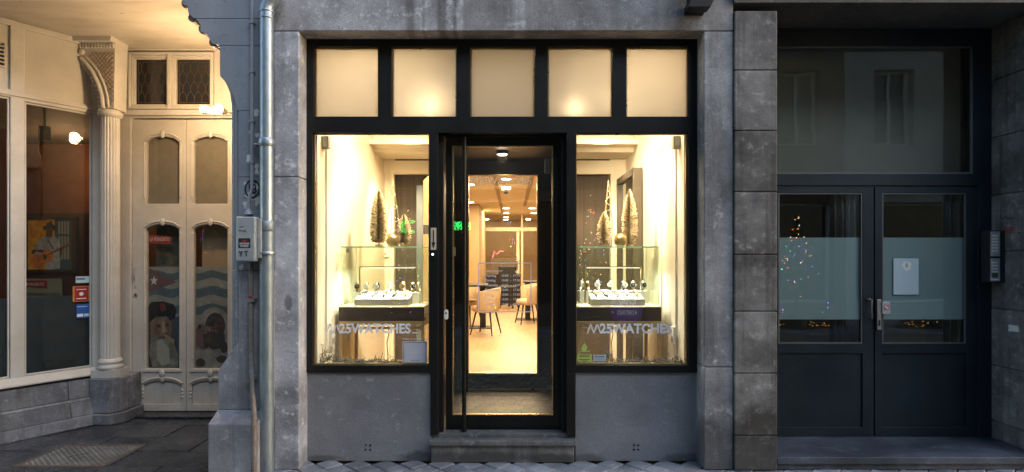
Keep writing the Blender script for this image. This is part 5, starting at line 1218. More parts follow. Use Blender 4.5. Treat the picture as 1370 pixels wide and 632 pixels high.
for i, (px, py, lab) in enumerate(((222, 593.5, 'dry brown leaf lying on the porch slabs'), (236, 601, 'small dry leaf scrap nearer the pier on the porch slabs'), (162, 562, 'pale paper scrap by the column plinth'))):
    dd = 1.572 * F / (py - HY); yy = dd - CY0; X = PX(px, yy); q = MB(); q.add([(X - .012, yy - .004, .003), (X, yy - .009, .006), (X + .013, yy, .003), (X, yy + .009, .007), (X, yy, .002)], [(0, 1, 4), (1, 2, 4), (2, 3, 4), (3, 0, 4)])
    tag(q.build('dry_leaf' if i < 2 else 'paper_scrap', leafm if i < 2 else M['white']), lab, 'leaf' if i < 2 else 'litter')

# ================================================================== BLUE GREY PIER with pipes
pier = thing('street_pier', 'blue grey painted masonry pier with bare stone foot between cafe and watch shop', 'pier', (-1.98, -.15, 0))
py0 = -.22
def qx(px): return PX(px, py0)
def qz(py): return PZ(py, py0)
courses = [4.6, qz(25), qz(61), qz(148), qz(237), qz(297), qz(362)]
s = MB()
sil = {0: [(244, -60), (245, 6), (251, 9), (252, 18), (259, 25)], 1: [(262, 26), (268, 33), (268, 42), (277, 46), (280, 52), (284, 59), (290, 60)], 2: [(290, 62), (294, 64), (294, 102), (300, 108), (305, 115), (310, 122), (315, 135), (318, 148)]}
for k_ in range(len(courses) - 1):
    ztp, zbt = courses[k_] - .0015, courses[k_ + 1] + .0015
    if k_ in sil:
        pts = [(qx(a), min(ztp, max(zbt, qz(c)))) for a, c in sil[k_]]
        s.prism(pts + [(pts[-1][0], zbt), (qx(350), zbt), (qx(350), ztp), (pts[0][0], ztp)] if k_ else pts + [(qx(262), zbt), (qx(350), zbt), (qx(350), ztp), (pts[0][0], ztp)], py0, .26)
    else: s.box(qx(319), qx(350), py0, .26, zbt, ztp)
s.box(qx(350) + .001, PX(367.5, FW), -.145, .25, qz(361), 4.6)
s.build('painted_masonry', M['bluegrey'], pier, bevel=.008)
# scalloped corbel edge
s = MB()
for a, c in ((247, 3), (256, 22), (270, 38), (284, 55)): s.cyl((qx(a), py0 + .02, qz(c)), (qx(a), .24, qz(c)), .035, n=14)
s.build('corbel_scallops', surf('scallop_brown', (0.22, 0.17, 0.12), (0.14, 0.11, 0.08), rough=.6), pier)
# roll mouldings down the left arris
s = MB()
s.tube([(qx(298), py0 + .11, qz(100)), (qx(302), py0 + .11, qz(108)), (qx(307), py0 + .10, qz(120)), (qx(309.5), py0 + .10, qz(140)), (qx(310), py0 + .10, qz(362))], .040, 14)
s.tube([(qx(306), py0 + .05, qz(106)), (qx(312), py0 + .045, qz(118)), (qx(315), py0 + .045, qz(138)), (qx(315.5), py0 + .045, qz(362))], .022, 10)
s.box(qx(305), qx(319), py0 + .13, .255, qz(362), qz(150)); s.build('roll_moulding', M['bluegrey'], pier)
s = MB(); s.tube([(qx(310), py0 + .10, qz(363)), (qx(310), py0 + .10, qz(470))], .040, 14); s.tube([(qx(315.5), py0 + .045, qz(363)), (qx(315.5), py0 + .045, qz(462))], .022, 10); s.box(qx(305), qx(319), py0 + .13, .255, qz(480), qz(363)); s.build('stone_roll', M['pierstone'], pier)
s = MB(); s.box(qx(319), PX(367.5, FW), py0, .255, qz(548), qz(363)); 
# chamfer stop: flares from the arris down to the square foot
zA, zB, zC = qz(458), qz(496), qz(548)
s.add([(qx(292), py0, zC), (qx(319), py0, zC), (qx(319), py0, zA), (qx(292), py0, zB), (qx(292), .2, zC), (qx(319), .2, zC), (qx(319), .2, zA), (qx(292), .2, zB + .0), (qx(304), .2, zA)],
      [(0, 1, 2, 3), (4, 7, 8, 6, 5), (0, 3, 7, 4), (3, 2, 8, 7), (2, 6, 8), (0, 4, 5, 1), (1, 5, 6, 2)])
s.build('stone_shaft', M['pierstone'], pier, bevel=.004)
s = MB(); bz = PZ(568, -.35); x0 = PX(278, -.35); xr_ = PX(345, -.35)
s.add([(x0, -.35, 0), (xr_, -.35, 0), (xr_, -.35, bz), (x0, -.35, bz), (x0, .22, 0), (xr_, .22, 0), (xr_, .22, zC - .003), (qx(292) - .005, .18, zC - .003), (qx(292) - .005, py0, zC - .003), (xr_, py0, zC - .003), (x0, .22, bz)],
      [(0, 1, 2, 3), (3, 2, 9, 8), (3, 8, 7, 10), (0, 3, 10, 4), (1, 5, 6, 9, 2), (4, 10, 7, 6, 5), (8, 9, 6, 7)])
s.box(xr_ + .001, PX(367.5, FW), -.17, .2, 0, qz(548)); s.build('base_block', M['pierstone'], pier, bevel=.008)
# peeled paint patches: thin ragged flakes of the undercoat
rr = random.Random(3)
for (px, py, wx, wz, n) in ((333, 262, 7, 6, 9), (343, 249, 3, 6, 5), (334, 212, 6, 7, 7), (343, 226, 3, 10, 7), (342, 150, 2.5, 6, 5), (344, 268, 3, 9, 7), (330, 275, 6, 6, 6), (323, 358, 4, 2, 3), (345, 180, 1.5, 3, 3), (336, 178, 2, 2, 2), (329, 246, 3, 2, 2)):
    s = MB()
    for i in range(n):
        cx_, cz_ = px + rr.uniform(-wx, wx) * .6, py + rr.uniform(-wz, wz) * .6; k2 = 11; r_ = rr.uniform(1.4, 3.6)
        pl = [(min(qx(349), max(qx(320), qx(cx_ + r_ * rr.uniform(.5, 1.5) * math.cos(2 * math.pi * i2 / k2)))), qz(cz_ + .9 * r_ * rr.uniform(.5, 1.5) * math.sin(2 * math.pi * i2 / k2))) for i2 in range(k2)]
        s.prism(pl, py0 - .0010 - .00003 * rr.random() * 30 - .0001 * i, py0 + .001)
    s.build('peeled_patch', M['peelpaint'], pier)
s = MB(); s.cyl((qx(339), py0 - .003, qz(253)), (qx(339), py0 + .001, qz(253)), 0.001, n=6)
import itertools
n = 28; vs = []
for rr_, in ((.060,), (.048,)):
    for i in range(n): vs.append((qx(338) + rr_ * math.cos(2 * math.pi * i / n) * .95, py0 - .005, qz(253) + rr_ * 1.15 * math.sin(2 * math.pi * i / n)))
s.add(vs, [(i, (i + 1) % n, n + (i + 1) % n, n + i) for i in range(n)]); s.text('13', qx(338) - .025, qx(338) + .03, qz(253) - .035, qz(253) + .035, py0 - .004, bold=.02)
s.build('house_number_oval', M['ink'], pier)

# downpipe
dp = thing('downpipe', 'galvanised zinc downpipe with collar running down beside the watch shop', 'pipe', (PX(357, -.28), -.27, 0))
X = PX(357, -.27); y = -.27
q = MB(); q.tube([(PX(378, y), y, PZ(-14, y)), (PX(366, y), y, PZ(-2, y)), (PX(358.5, y), y, PZ(6, y)), (X, y, PZ(12, y)), (X, y, PZ(18, y)), (X, y, PZ(300, y))], .047, 20); q.build('upper_pipe', M['zinc'], dp)
q = MB(); q.cyl((X, y, PZ(310, y)), (X, y, 0.0), .049, .049, 24); q.lathe([(.050, PZ(310, y)), (.054, PZ(309, y)), (.054, PZ(297, y)), (.050, PZ(296, y))], (X, y, 0), 24); q.build('lower_pipe', M['zinc_old'], dp)
q = MB()
for py in (16, 25): q.lathe([(.048, -.008), (.054, 0), (.048, .008)], (X, y, PZ(py, y)), 24); q.build('collar', M['zinc'], dp); q = MB()
q.lathe([(.048, -.03), (.058, -.022), (.052, -.01), (.060, 0), (.052, .01), (.058, .022), (.048, .03)], (X, y, PZ(191, y)), 24); q.build('collar', M['zinc'], dp)
for py in (192, 338):
    q = MB(); q.lathe([(.062, -.012), (.0635, -.010), (.0635, .010), (.062, .012)] if py == 338 else [(.0605, -.003), (.062, 0), (.0605, .003)], (X, y, PZ(py + 1, y)), 24); q.tube([(X - .055, y, PZ(py + 1, y)), (X - .09, y + .0, PZ(py + 1, y)), (X - .09, py0 + .02, PZ(py + 1, y))], .006, 6); q.build('pipe_clamp', M['zinc'], dp)
# conduit and electricity box
cd = thing('cable_conduit', 'thin grey cable conduit running down the pier into the meter box', 'conduit', (qx(339), py0 - .02, qz(285)))
q = MB(); xx = qx(339.5); q.tube([(qx(339), py0 - .02, 4.5), (qx(339), py0 - .02, qz(240)), (qx(338.5), py0 - .02, qz(252)), (qx(335.5), py0 - .025, qz(266)), (qx(335), py0 - .03, qz(272)), (qx(335), py0 - .03, qz(288))], .011, 10); q.tube([(qx(336.8), py0 - .012, 4.5), (qx(336.8), py0 - .012, qz(285))], .006, 6); q.lathe([(.013, 0), (.03, -.03), (.034, -.04)][::-1], (qx(335), py0 - .03, qz(280) + .0), 12); q.build('conduit_tube', M['bluegrey'], cd)
q = MB()
for py in (32, 97, 163, 218): q.box(qx(335.5), qx(342), py0 - .034, py0 - .0005, qz(py + 1.6), qz(py - 1.6))
q.build('conduit_clips', M['bluegrey'], cd)
bx = thing('meter_box', 'dented grey metal electricity box with a dark sticker on the pier', 'electricity box', (qx(332), py0 - .1, qz(350)))
yb_ = -.36; q = MB(); q.box(PX(315.5, yb_), PX(341, yb_), yb_, py0 - .001, PZ(350, yb_), PZ(290, yb_)); q.build('box_body', M['greymetal'], bx, bevel=.009)
q = MB(); q.box(PX(341, yb_) + .001, PX(347, yb_), yb_ + .03, py0 - .002, PZ(346, yb_), PZ(292, yb_)); q.build('side_cover', M['greymetal'], bx, bevel=.008)
q = MB(); y = yb_ - .0005; q.box(PX(319, y), PX(335, y), y - .001, y, PZ(332, y), PZ(319, y), 0)
q.text('AMSTERDAM', PX(320.5, y), PX(333.5, y), PZ(327.4, y), PZ(324.9, y), y - .0011, 1, th=.0005); q.text('WORLD', PX(321.5, y), PX(332.5, y), PZ(330.8, y), PZ(328.2, y), y - .0011, 1, th=.0005); q.prism([(PX(324.5, y), PZ(323.6, y)), (PX(330, y), PZ(323.6, y)), (PX(331, y), PZ(321, y)), (PX(328.7, y), PZ(322.3, y)), (PX(327.2, y), PZ(320.3, y)), (PX(325.8, y), PZ(322.3, y)), (PX(323.6, y), PZ(321, y))], y - .0018, y - .0012, 2)
q.build('sticker', [M['ink'], M['vinyl_white'], M['red']], bx)
q = MB(); q.tube([(PX(320, y), y - .001, PZ(336, y)), (PX(322, y), y - .001, PZ(339, y)), (PX(324, y), y - .001, PZ(336, y))], .004, 5); q.tube([(PX(323.5, y), y - .001, PZ(337, y)), (PX(322, y), y - .001, PZ(343, y))], .004, 5); q.tube([(PX(327, y), y - .001, PZ(337, y)), (PX(332, y), y - .001, PZ(336, y))], .004, 5); q.tube([(PX(329.5, y), y - .001, PZ(337, y)), (PX(330, y), y - .001, PZ(343, y))], .004, 5)
q.build('scribble', surf('marker_black', (0.03, 0.03, 0.03), rough=.6), bx); q = MB()
q.tube([(PX(319, y), y - .001, PZ(309, y)), (PX(322, y), y - .001, PZ(308, y)), (PX(325, y), y - .001, PZ(310, y)), (PX(328, y), y - .001, PZ(308, y)), (PX(330, y), y - .001, PZ(311, y))], .0022, 5); q.tube([(PX(321, y), y - .001, PZ(304, y)), (PX(327, y), y - .001, PZ(303, y))], .002, 5)
q.build('scribble', surf('marker_brown', (0.05, 0.045, 0.04), rough=.6), bx)
rp = thing('rusty_pipe', 'thin rust stained pipe running from the meter box down to the ground', 'pipe', (qx(338), py0 - .03, 0))
q = MB(); q.tube([(PX(336, -.25), -.25, PZ(351, -.25)), (PX(336, -.25), -.25, PZ(470, -.25)), (PX(338, -.27), -.27, PZ(520, -.27)), (PX(340, -.385), -.385, bz + .04), (PX(340, -.385), -.385, 0)], [.016, .016, .018, .020, .020], 10); q.build('pipe_tube', M['rusty'], rp)
q = MB()
for py in (402, 510): q.box(PX(331.5, -.25), PX(341.5, -.25), -.272, py0 - .0005, PZ(py + 2, -.25), PZ(py - 2, -.25)); q.build('pipe_bracket', M['rusty'], rp); q = MB()
q.lathe([(.018, -.006), (.02, 0), (.018, .006)], (PX(336, -.25), -.25, PZ(403, -.25)), 12); q.build('pipe_joint', M['rusty'], rp)
q = MB(); n = 20; 
for i in range(n):
    a0, a1 = 2 * math.pi * i / n, 2 * math.pi * (i + 1) / n
    q.tube([(PX(336, -.25) + .014 * math.cos(a), -.268, PZ(399, -.25) + .016 * math.sin(a)) for a in (a0, a1)], .003, 5)
tag(q.build('ring_sticker', M['redspray']), 'small red and white ring sticker on the thin rusty pipe', 'sticker')

# porch spotlights
pl_ = thing('porch_spotlights', 'pair of glowing spotlights on an arm at the top right of the cafe porch', 'lamp', (-2.45, .55, 2.85))
yy = .75
heads = []
for px, py, aim in ((270, 146, Vector((-.9, -.25, .25))), (291, 146, Vector((-.30, -1.0, .05)))):
    c_ = Vector((PX(px, yy), yy, PZ(py, yy))); d_ = aim.normalized(); heads.append((c_, d_))
    q = MB(); q.cyl(c_ - d_ * .10, c_ - d_ * .02, .022, .040, 20); q.build('lamp_housing', M['white'], pl_, bevel=.004)
    q = MB(); q.sph(c_ - d_ * .012, .026 if px == 270 else .040, 0, 20, 12); q.build('lamp_bulb', M['porch_bulb'] if 'porch_bulb' in M else M.setdefault('porch_bulb', emis('porch_bulb', (1, .74, .42), 60)), pl_)
q = MB(); a = heads[0][0] - heads[0][1] * .10; b_ = heads[1][0] - heads[1][1] * .10; wl = (-2.02, .9, a.z - .03); q.tube([a, b_ + Vector((0, .02, 0)), wl], .008, 8); q.build('arm', M['white'], pl_)
for (c_, d_), e in zip(heads, (13, 6.5)):
    l = bpy.data.lights.new('porch_lamp', 'POINT'); l.energy = e; l.color = (1, .66, .34); l.shadow_soft_size = .045
    o = bpy.data.objects.new('porch_lamp_light', l); COL.objects.link(o); o.location = c_ + d_ * .05
# ================================================================== BUILDING ON THE RIGHT
bd = thing('stone_block_building', 'grey stone block building with dark blue metal double doors', 'building', (3.0, 0, 0))
px0r, px1r = PX(983, FW - .02), PX(1040, FW - .02); yf = FW - .02; FRY = .29
zj = [1.572 + .4555 * k - .002 for k in range(-4, 6)]
zs = [0] + [z for z in zj if z > .05]
s = MB()
zs2 = [0, PZ(583, yf), PZ(500, yf), PZ(417, yf), PZ(341, yf), PZ(257, yf), PZ(175, yf), PZ(94, yf), PZ(14, yf)]
for a, c in zip(zs2[:-1], zs2[1:]): s.box(px0r, px1r, yf, .30, a + .003, c - .003)
s.box(px0r + .02, px1r - .02, yf + .012, .29, 0, zs2[-1]); s.build('stone_pier', M['stone_dark'], bd, bevel=.007)
s = MB(); s.box(PX(981.3, FW), px0r - .002, FW + .012, .2, 0, 4.6); s.build('seam', surf('rusty_seam', (0.18, 0.14, 0.11), (0.10, 0.08, 0.07), rough=.8), bd)
RX = 3.893
s = MB(); zr = [0, PZ(562, FRY), PZ(488, FRY), PZ(412.5, FRY), PZ(336.3, FRY), PZ(261.8, FRY), PZ(185, FRY), PZ(108.7, FRY), PZ(38, FRY)]
for a, c in zip(zr[:-1], zr[1:]): s.box(RX, RX + .9, FW - .02, .42, a + .003, c - .003)
s.box(RX + .015, RX + .88, FW, .42, 0, zr[-1]); s.build('stone_pier', M['stone_dark'], bd, bevel=.007)
# lintel with mouldings
zl = PZ(38, FRY)
s = MB(); s.prism([(FRY + .05, zl), (yf - .005, zl), (yf - .005, zl + .035), (yf - .03, zl + .05), (yf - .03, zl + .075), (yf - .055, zl + .09), (yf - .055, zl + .5), (FRY + .05, zl + .5)], px0r - .004, 5.6, axis='x'); s.build('stone_lintel', stone('lintel_right', (0.085, 0.082, 0.08), (0.13, 0.125, 0.12), streak=.2, pits=.2), bd, bevel=.004)
s = MB(); s.box(px0r, 5.6, yf - .05, .3, zl + .502, 5.0); s.build('upper_masonry', M['stone_dark'], bd)
# step
s = MB(); s.box(px1r + .001, RX + .5, yf + .02, .0 + FRY + .06, .0, .045); s.box(px1r + .001, RX + .5, yf - .0, FRY + .06, .0465, .098); s.build('entrance_step', M['step_blue'], bd, bevel=.005)
# metal frame
H_ = lambda a, c, d_, e: (PX(a, FRY), PX(c, FRY), PZ(e, FRY), PZ(d_, FRY))
fx0, fx1 = px1r + .001, RX - .001
s = MB(); s.plate(fx0, fx1, .099, zl - .001, [(PX(1030, FRY), PX(1303.5, FRY), PZ(232.5, FRY), PZ(61.5, FRY)), (PX(1030, FRY), PX(1309, FRY), .05, PZ(248.5, FRY))], FRY, FRY + .07)
ff = s.build('door_frame', M['navy'], bd, bevel=.003)
s = MB(); s.box(PX(1031, FRY), PX(1302.5, FRY), FRY + .03, FRY + .036, PZ(231.5, FRY), PZ(62.5, FRY)); s.build('transom_glass', M['pane_haze'], bd)
s = MB(); s.plate(PX(1030.2, FRY), PX(1303.2, FRY), PZ(232.2, FRY), PZ(61.8, FRY), [(PX(1033, FRY), PX(1301, FRY), PZ(230.4, FRY), PZ(63.6, FRY))], FRY + .012, FRY + .029); s.build('glazing_bead', surf('grey_bead', (0.12, 0.125, 0.13), rough=.4), ff)
for k_, (a, c, g0, g1) in enumerate(((1031, 1169, 1041.5, 1154), (1170.5, 1308, 1180.5, 1292.5))):
    y = FRY + .012
    s = MB(); s.plate(PX(a, y), PX(c, y), .102, PZ(250, y), [(PX(g0, y), PX(g1, y), PZ(460, y), PZ(258.5, y)), (PX(g0, y), PX(g1, y), PZ(572, y), PZ(473, y))], y, y + .045)
    lf = s.build('metal_door', M['navy'], bd, bevel=.003)
    s = MB(); s.box(PX(g0, y) + .001, PX(g1, y) - .001, y + .012, y + .03, PZ(572, y) + .001, PZ(473, y) - .001); s.build('lower_panel', M['navy'], lf)
    s = MB(); s.box(PX(g0, y) + .001, PX(g1, y) - .001, y + .016, y + .022, PZ(460, y) + .001, PZ(258.5, y) - .001); gp = s.build('door_glass', M['pane_dark'], lf)
    s = MB(); s.plate(PX(g0, y) + .001, PX(g1, y) - .001, PZ(460, y) + .001, PZ(258.5, y) - .001, [(PX(g0 + 1.6, y), PX(g1 - 1.6, y), PZ(458.4, y), PZ(260, y))], y + .003, y + .0155); s.build('glazing_bead', surf('grey_bead', (0.12, 0.125, 0.13), rough=.4), lf)
    s = MB(); s.box(PX(g0, y) + .002, PX(g1, y) - .002, y + .024, y + .0255, PZ(428, y), PZ(318, y)); s.build('privacy_film', M['film'], gp)
    if k_ == 1:
        s = MB(); s.box(PX(1197, y), PX(1230.5, y), y + .0145, y + .0152, PZ(394.5, y), PZ(346, y)); ps = s.build('pale_notice', M['film_light'], gp)
        s = MB(); rr = random.Random(5); pl = [(PX(1214.5 + 6.2 * rr.uniform(.75, 1.15) * math.cos(2 * math.pi * i / 22), y), PZ(355.5 - 6 * rr.uniform(.8, 1.15) * math.sin(2 * math.pi * i / 22), y)) for i in range(22)]
        s.prism(pl, y + .0136, y + .0144, 0); s.box(PX(1213, y), PX(1216, y), y + .0128, y + .0135, PZ(358, y), PZ(354, y), 1); s.sph((PX(1214.5, y), y + .013, PZ(352.8, y)), .007, 1, 8, 6, sy=.1); s.build('round_emblem', [M['white'], M['greymetal']], ps)
        s = MB(); s.box(PX(1171.5, y), PX(1177, y), y - .022, y - .0005, PZ(441, y), PZ(401, y)); s.box(PX(1173, y), PX(1175.5, y), y - .025, y - .0222, PZ(436, y), PZ(428, y), 1); s.build('lock_strip', [M['steel'], M['ink']], lf, bevel=.002)
        s = MB(); s.box(PX(1177.5, y), PX(1188, y), y - .03, y - .0005, PZ(420, y), PZ(404, y)); hb_ = s.build('lock_box', M['greymetal'], lf, bevel=.002)
        s = MB(); s.sph((PX(1182.8, y), y - .0305, PZ(411, y)), .021, 0, 18, 10, sy=.02); s.sph((PX(1182.8, y), y - .0311, PZ(411, y)), .015, 1, 18, 10, sy=.03)
        s.hexa([(PX(1179.9, y), y - .0325, PZ(412.8, y)), (PX(1180.3, y), y - .0325, PZ(414, y)), (PX(1179.9, y), y - .031, PZ(412.8, y)), (PX(1180.3, y), y - .031, PZ(414, y)), (PX(1185, y), y - .0325, PZ(407.6, y)), (PX(1185.8, y), y - .0325, PZ(408.8, y)), (PX(1185, y), y - .031, PZ(407.6, y)), (PX(1185.8, y), y - .031, PZ(408.8, y))])
        s.build('round_red_sticker', [M['redspray'], M['vinyl_white']], hb_)
    else:
        s = MB(); hx_ = PX(1163, y); s.tube([(hx_ - .02, y, PZ(401, y)), (hx_, y - .035, PZ(401, y)), (hx_ - .004, y - .035, PZ(411, y)), (hx_ - .004, y - .035, PZ(416, y)), (hx_, y - .035, PZ(426, y)), (hx_ + .015, y, PZ(426, y))], .007, 8); s.sph((hx_ - .01, y - .02, PZ(401, y)), .014, 0, 10, 6); s.build('pull_handle', M['rusty'], lf)
# hallway behind the doors
hw = surf('hallway_wall', (0.16, 0.135, 0.11), (0.12, 0.10, 0.085), rough=.8)
s = MB(); s.box(1.5, 5.2, 2.3, 2.4, 0, 3.6); s.box(1.45, 1.5, .42, 2.3, 0, 3.6); s.box(5.2, 5.3, .43, 2.3, 0, 3.6); s.box(1.5, 5.2, .43, 2.3, 3.6, 3.7); s.box(1.5, 5.2, .37, 2.3, .0, .09); s.build('hallway', hw, bd)
def curtain(x0, x1, y, z0, z1, lab, n=8):
    q = MB(); pts = []; m_ = n * 10
    for i in range(m_ + 1): pts.append((x0 + (x1 - x0) * i / m_, y + .03 * math.sin(2 * math.pi * n * i / m_ + .6 * math.sin(i * .21))))
    back = [(a, b_ + .006) for a, b_ in reversed(pts)]; al = pts + back; k = len(pts)
    vs = [(a, b_, z) for z in (z0, z1) for a, b_ in al]; L = len(al)
    q.add(vs, [(i, (i + 1) % L, L + (i + 1) % L, L + i) for i in range(L)], 0, True); return tag(q.build('curtain', surf('grey_curtain', (0.26, 0.25, 0.23), (0.21, 0.20, 0.185), rough=.9)), lab, 'curtain', 'curtains behind the blue doors')
curtain(PX(1110, .7), PX(1170, .7), .7, .1, 2.75, 'grey curtain hanging behind the right part of the left blue door', 7)
curtain(PX(1262, .7), PX(1310, .7), .7, .1, 2.75, 'grey curtain hanging behind the right edge of the right blue door', 5)
s = MB(); s.box(px1r + .05, RX - .05, .56, .59, 2.16, 3.45); tag(s.build('haze_sheet', surf('haze_sheet_grey', (0.27, 0.262, 0.235), (0.21, 0.205, 0.185), rough=.9, scale=1.5)), 'added grey sheet giving the reflected haze of the large pane above the blue doors', 'sheet')  # added sheet; the pane's reflected haze is put into its colour
# intercom
ic = thing('intercom_panel', 'two stacked steel doorbell panels with white name plates on the right reveal', 'intercom', (RX - .05, .2, 1.5))
yi = .16; xa, xb = PX(1325, yi), PX(1338.5, yi)
q = MB(); q.box(xa - .004, RX - .001, yi, yi + .09, PZ(378, yi) , PZ(308.5, yi)); q.build('housing', M['ink'], ic, bevel=.003)
for (a, c) in ((310, 343), (346, 376.5)):
    q = MB(); q.box(xa, xb - .008, yi - .006, yi - .0005, PZ(c, yi), PZ(a, yi)); pp = q.build('face_plate', M['greymetal'], ic, bevel=.001)
    nn = 6 if a == 310 else 4
    for i in range(nn):
        q = MB(); zz = PZ(a + 5.6 + i * 4.1, yi); q.box(xa + .006, xa + .052, yi - .011, yi - .0062, zz - .006, zz + .006); q.build('name_plate', M['white'], pp)
    if nn == 4:
        q = MB()
        for i in range(7): zz = PZ(367 + i * 1.1, yi) + .016; q.box(xa + .008, xa + .052, yi - .008, yi - .0062, zz - .0018, zz + .0018)
        q.build('speaker_slots', M['ink'], pp); q = MB(); q.box(xa - .002, xa + .06, yi - .009, yi - .0063, PZ(375.2, yi), PZ(373.4, yi)); q.build('torn_label', M['white'], pp)
# red stencil 17, scribble and paper scrap on the reveal (its face looks to the left)
def rev(y): return RX - .0005
Mx = Matrix(((0, 1, 0, RX - .0), (-1, 0, 0, 0), (0, 0, 1, 0), (0, 0, 0, 1)))   # local x -> -world y ; local y -> world x
L = MB(Mx); yv = lambda px: RX * F / (px - CX) - CY0      # world y on the reveal for a photo column
za = lambda py, px: ZC - (py - HY) / F * (yv(px) + CY0)
L.text('17', -yv(1346.5), -yv(1357), za(313.5, 1351), za(304, 1351), -.0012, 0, bold=.03); L.box(-yv(1362), -yv(1363.2), -.002, -.0012, za(308.5, 1362), za(304, 1362), 0); L.box(-yv(1362), -yv(1364.5), -.002, -.0012, za(312.5, 1362), za(310.5, 1362), 1)
L.build('red_number', [M['redspray'], surf('green_spray', (.03, .08, .05), rough=.7)], bd)
L = MB(Mx); pts = []
for i in range(22):
    px = 1337 + i * .95; pts.append((-yv(px), -.0014, za(293.5 - (i % 3) * 1.3 - (4 if i in (2, 9) else 0), px)))
L.tube(pts, .0016, 4); L.build('scribble', M['ink'], bd)
L = MB(Mx); L.prism([(-yv(1350), za(434.5, 1350)), (-yv(1349.5), za(443.5, 1350)), (-yv(1364), za(444.5, 1364)), (-yv(1362.5), za(436.5, 1364))], -.003, -.0014); tag(L.build('paper_scrap', M['white']), 'torn white paper scrap stuck low on the right stone reveal', 'paper')
# hanging sign bracket at the top
sg = thing('sign_bracket', 'black metal sign bracket cut by the top edge above the watch shop', 'bracket', (PX(935, -.4), -.3, PZ(8, -.3)))
y = -.35; q = MB(); q.prism([(PX(921, y), PZ(9.5, y)), (PX(951, y), PZ(9.5, y)), (PX(958, y), PZ(-6, y)), (PX(958, y), PZ(-60, y)), (PX(924, y), PZ(-60, y)), (PX(924, y), PZ(-2, y))], y, y + .10); q.build('sign_case', M['black'], sg, bevel=.004)
q = MB(); q.box(PX(916.5, -.2), PX(942, -.2), -.20, FW - .0005, PZ(19, -.2), PZ(9, -.2)); q.build('wall_plate', M['black'], sg, bevel=.003)
for px in (921.5, 927): q = MB(); q.sph((PX(px, -.2), -.203, PZ(13.5, -.2)), .008, 0, 10, 6); q.build('bolt', M['steel'], sg)
# ground weeds / dirt at the wall foot: a few pebbles
q = MB(); q.sph((PX(1122, FW - .2), FW - .02 - .002, PZ(597, FW - .1) + .02), .006, 0, 8, 6)

# ================================================================== OPPOSITE SIDE OF THE STREET (seen in the glass)
OY = -8.0
def mirr(px, py, gy, oy=OY):   # point on the plane y=oy that reflects to (px,py) in glass at y=gy
    dd = (2 * gy - oy) + CY0; return ((px - CX) / F * dd, ZC - (py - HY) / F * dd)
op_ = thing('opposite_building', 'grey and brick building across the street with shop windows', 'building', (3, OY, 0))
wallm = surf('opposite_render', (0.34, 0.335, 0.32), (0.27, 0.265, 0.255), rough=.8); brk = bpy.data.materials.new('opposite_brick'); brk.use_nodes = True
t = brk.node_tree; b = t.nodes['Principled BSDF']; tc = N(t, 'ShaderNodeTexCoord'); mp = N(t, 'ShaderNodeMapping'); mp.inputs['Rotation'].default_value = (rad(90), 0, 0); bt = N(t, 'ShaderNodeTexBrick', i_Scale=4.0); bt.inputs['Color1'].default_value = (.10, .05, .035, 1); bt.inputs['Color2'].default_value = (.06, .035, .03, 1); bt.inputs['Mortar'].default_value = (.2, .19, .17, 1); bt.inputs['Mortar Size'].default_value = .015
t.links.new(tc.outputs['Object'], mp.inputs[0]); t.links.new(mp.outputs[0], bt.inputs['Vector']); t.links.new(bt.outputs[0], b.inputs['Base Color']); b.inputs['Roughness'].default_value = .85
gdx = surf('opposite_window', (0.02, 0.02, 0.022), rough=.15)
def opp(name, x0, x1, h, wm, gfm, cat_lab, floors=2, seed=1):
    rr = random.Random(seed); T = thing(name, cat_lab, 'building', ((x0 + x1) / 2, OY, 0)); W_ = x1 - x0
    ho = [(x0 + .25, x1 - .25, .5, 2.75)]; wn_ = max(2, int(W_ / 1.7))
    for f in range(floors):
        for i in range(wn_):
            cx_ = x0 + W_ * (i + .5) / wn_; ho.append((cx_ - .45, cx_ + .45, 4.0 + 3 * f, 5.7 + 3 * f))
    q = MB(); q.plate(x0, x1, 0, h, ho, OY - .3, OY); q.build('wall', wm, T)
    for k_, (a, c, d_, e) in enumerate(ho):
        q = MB(); q.box(a + .001, c - .001, OY - .25, OY - .24, d_ + .001, e - .001); wnd = q.build('window', gdx, T)
        q = MB(); q.plate(a + .002, c - .002, d_ + .002, e - .002, [(a + .06, (a + c) / 2 - .03, d_ + .06, e - .06), ((a + c) / 2 + .03, c - .06, d_ + .06, e - .06)], OY - .235, OY - .18); q.build('window_frame', gfm, wnd)
    q = MB(); q.box(x0, x1, OY + .001, OY + .12, 3.0, 3.35); q.build('shop_fascia', gfm, T); q = MB(); q.box(x0 - .02, x1 + .02, OY - .3, OY + .25, h, h + .3); q.build('cornice', gfm, T)
    return T
bpy.data.objects.remove(op_)
whit = surf('opposite_white_trim', (0.6, 0.59, 0.56), rough=.6); drk = surf('opposite_dark_trim', (0.03, 0.03, 0.032), rough=.5)
opp('opposite_house', -13, -6.5, 7.5, surf('opposite_brown_render', (.09, .07, .055), rough=.8), drk, 'brown rendered house across the street from the cafe', 2, 1)
opp('opposite_house', -6.49, -2.2, 8.2, brk, drk, 'brick house with dark trim across the street, left of the green light sign', 2, 2)
opp('opposite_house', -2.19, 3.4, 7.2, surf('opposite_brown', (.10, .085, .075), rough=.8), drk, 'brown house with dark shop window straight across the street', 2, 3)
opp('opposite_house', 3.41, 7.4, 8.6, brk, whit, 'brick house with white trim across the street from the blue doors', 2, 4)
opp('opposite_house', 7.41, 14, 7.8, wallm, whit, 'pale rendered house across the street at the far right', 2, 5)
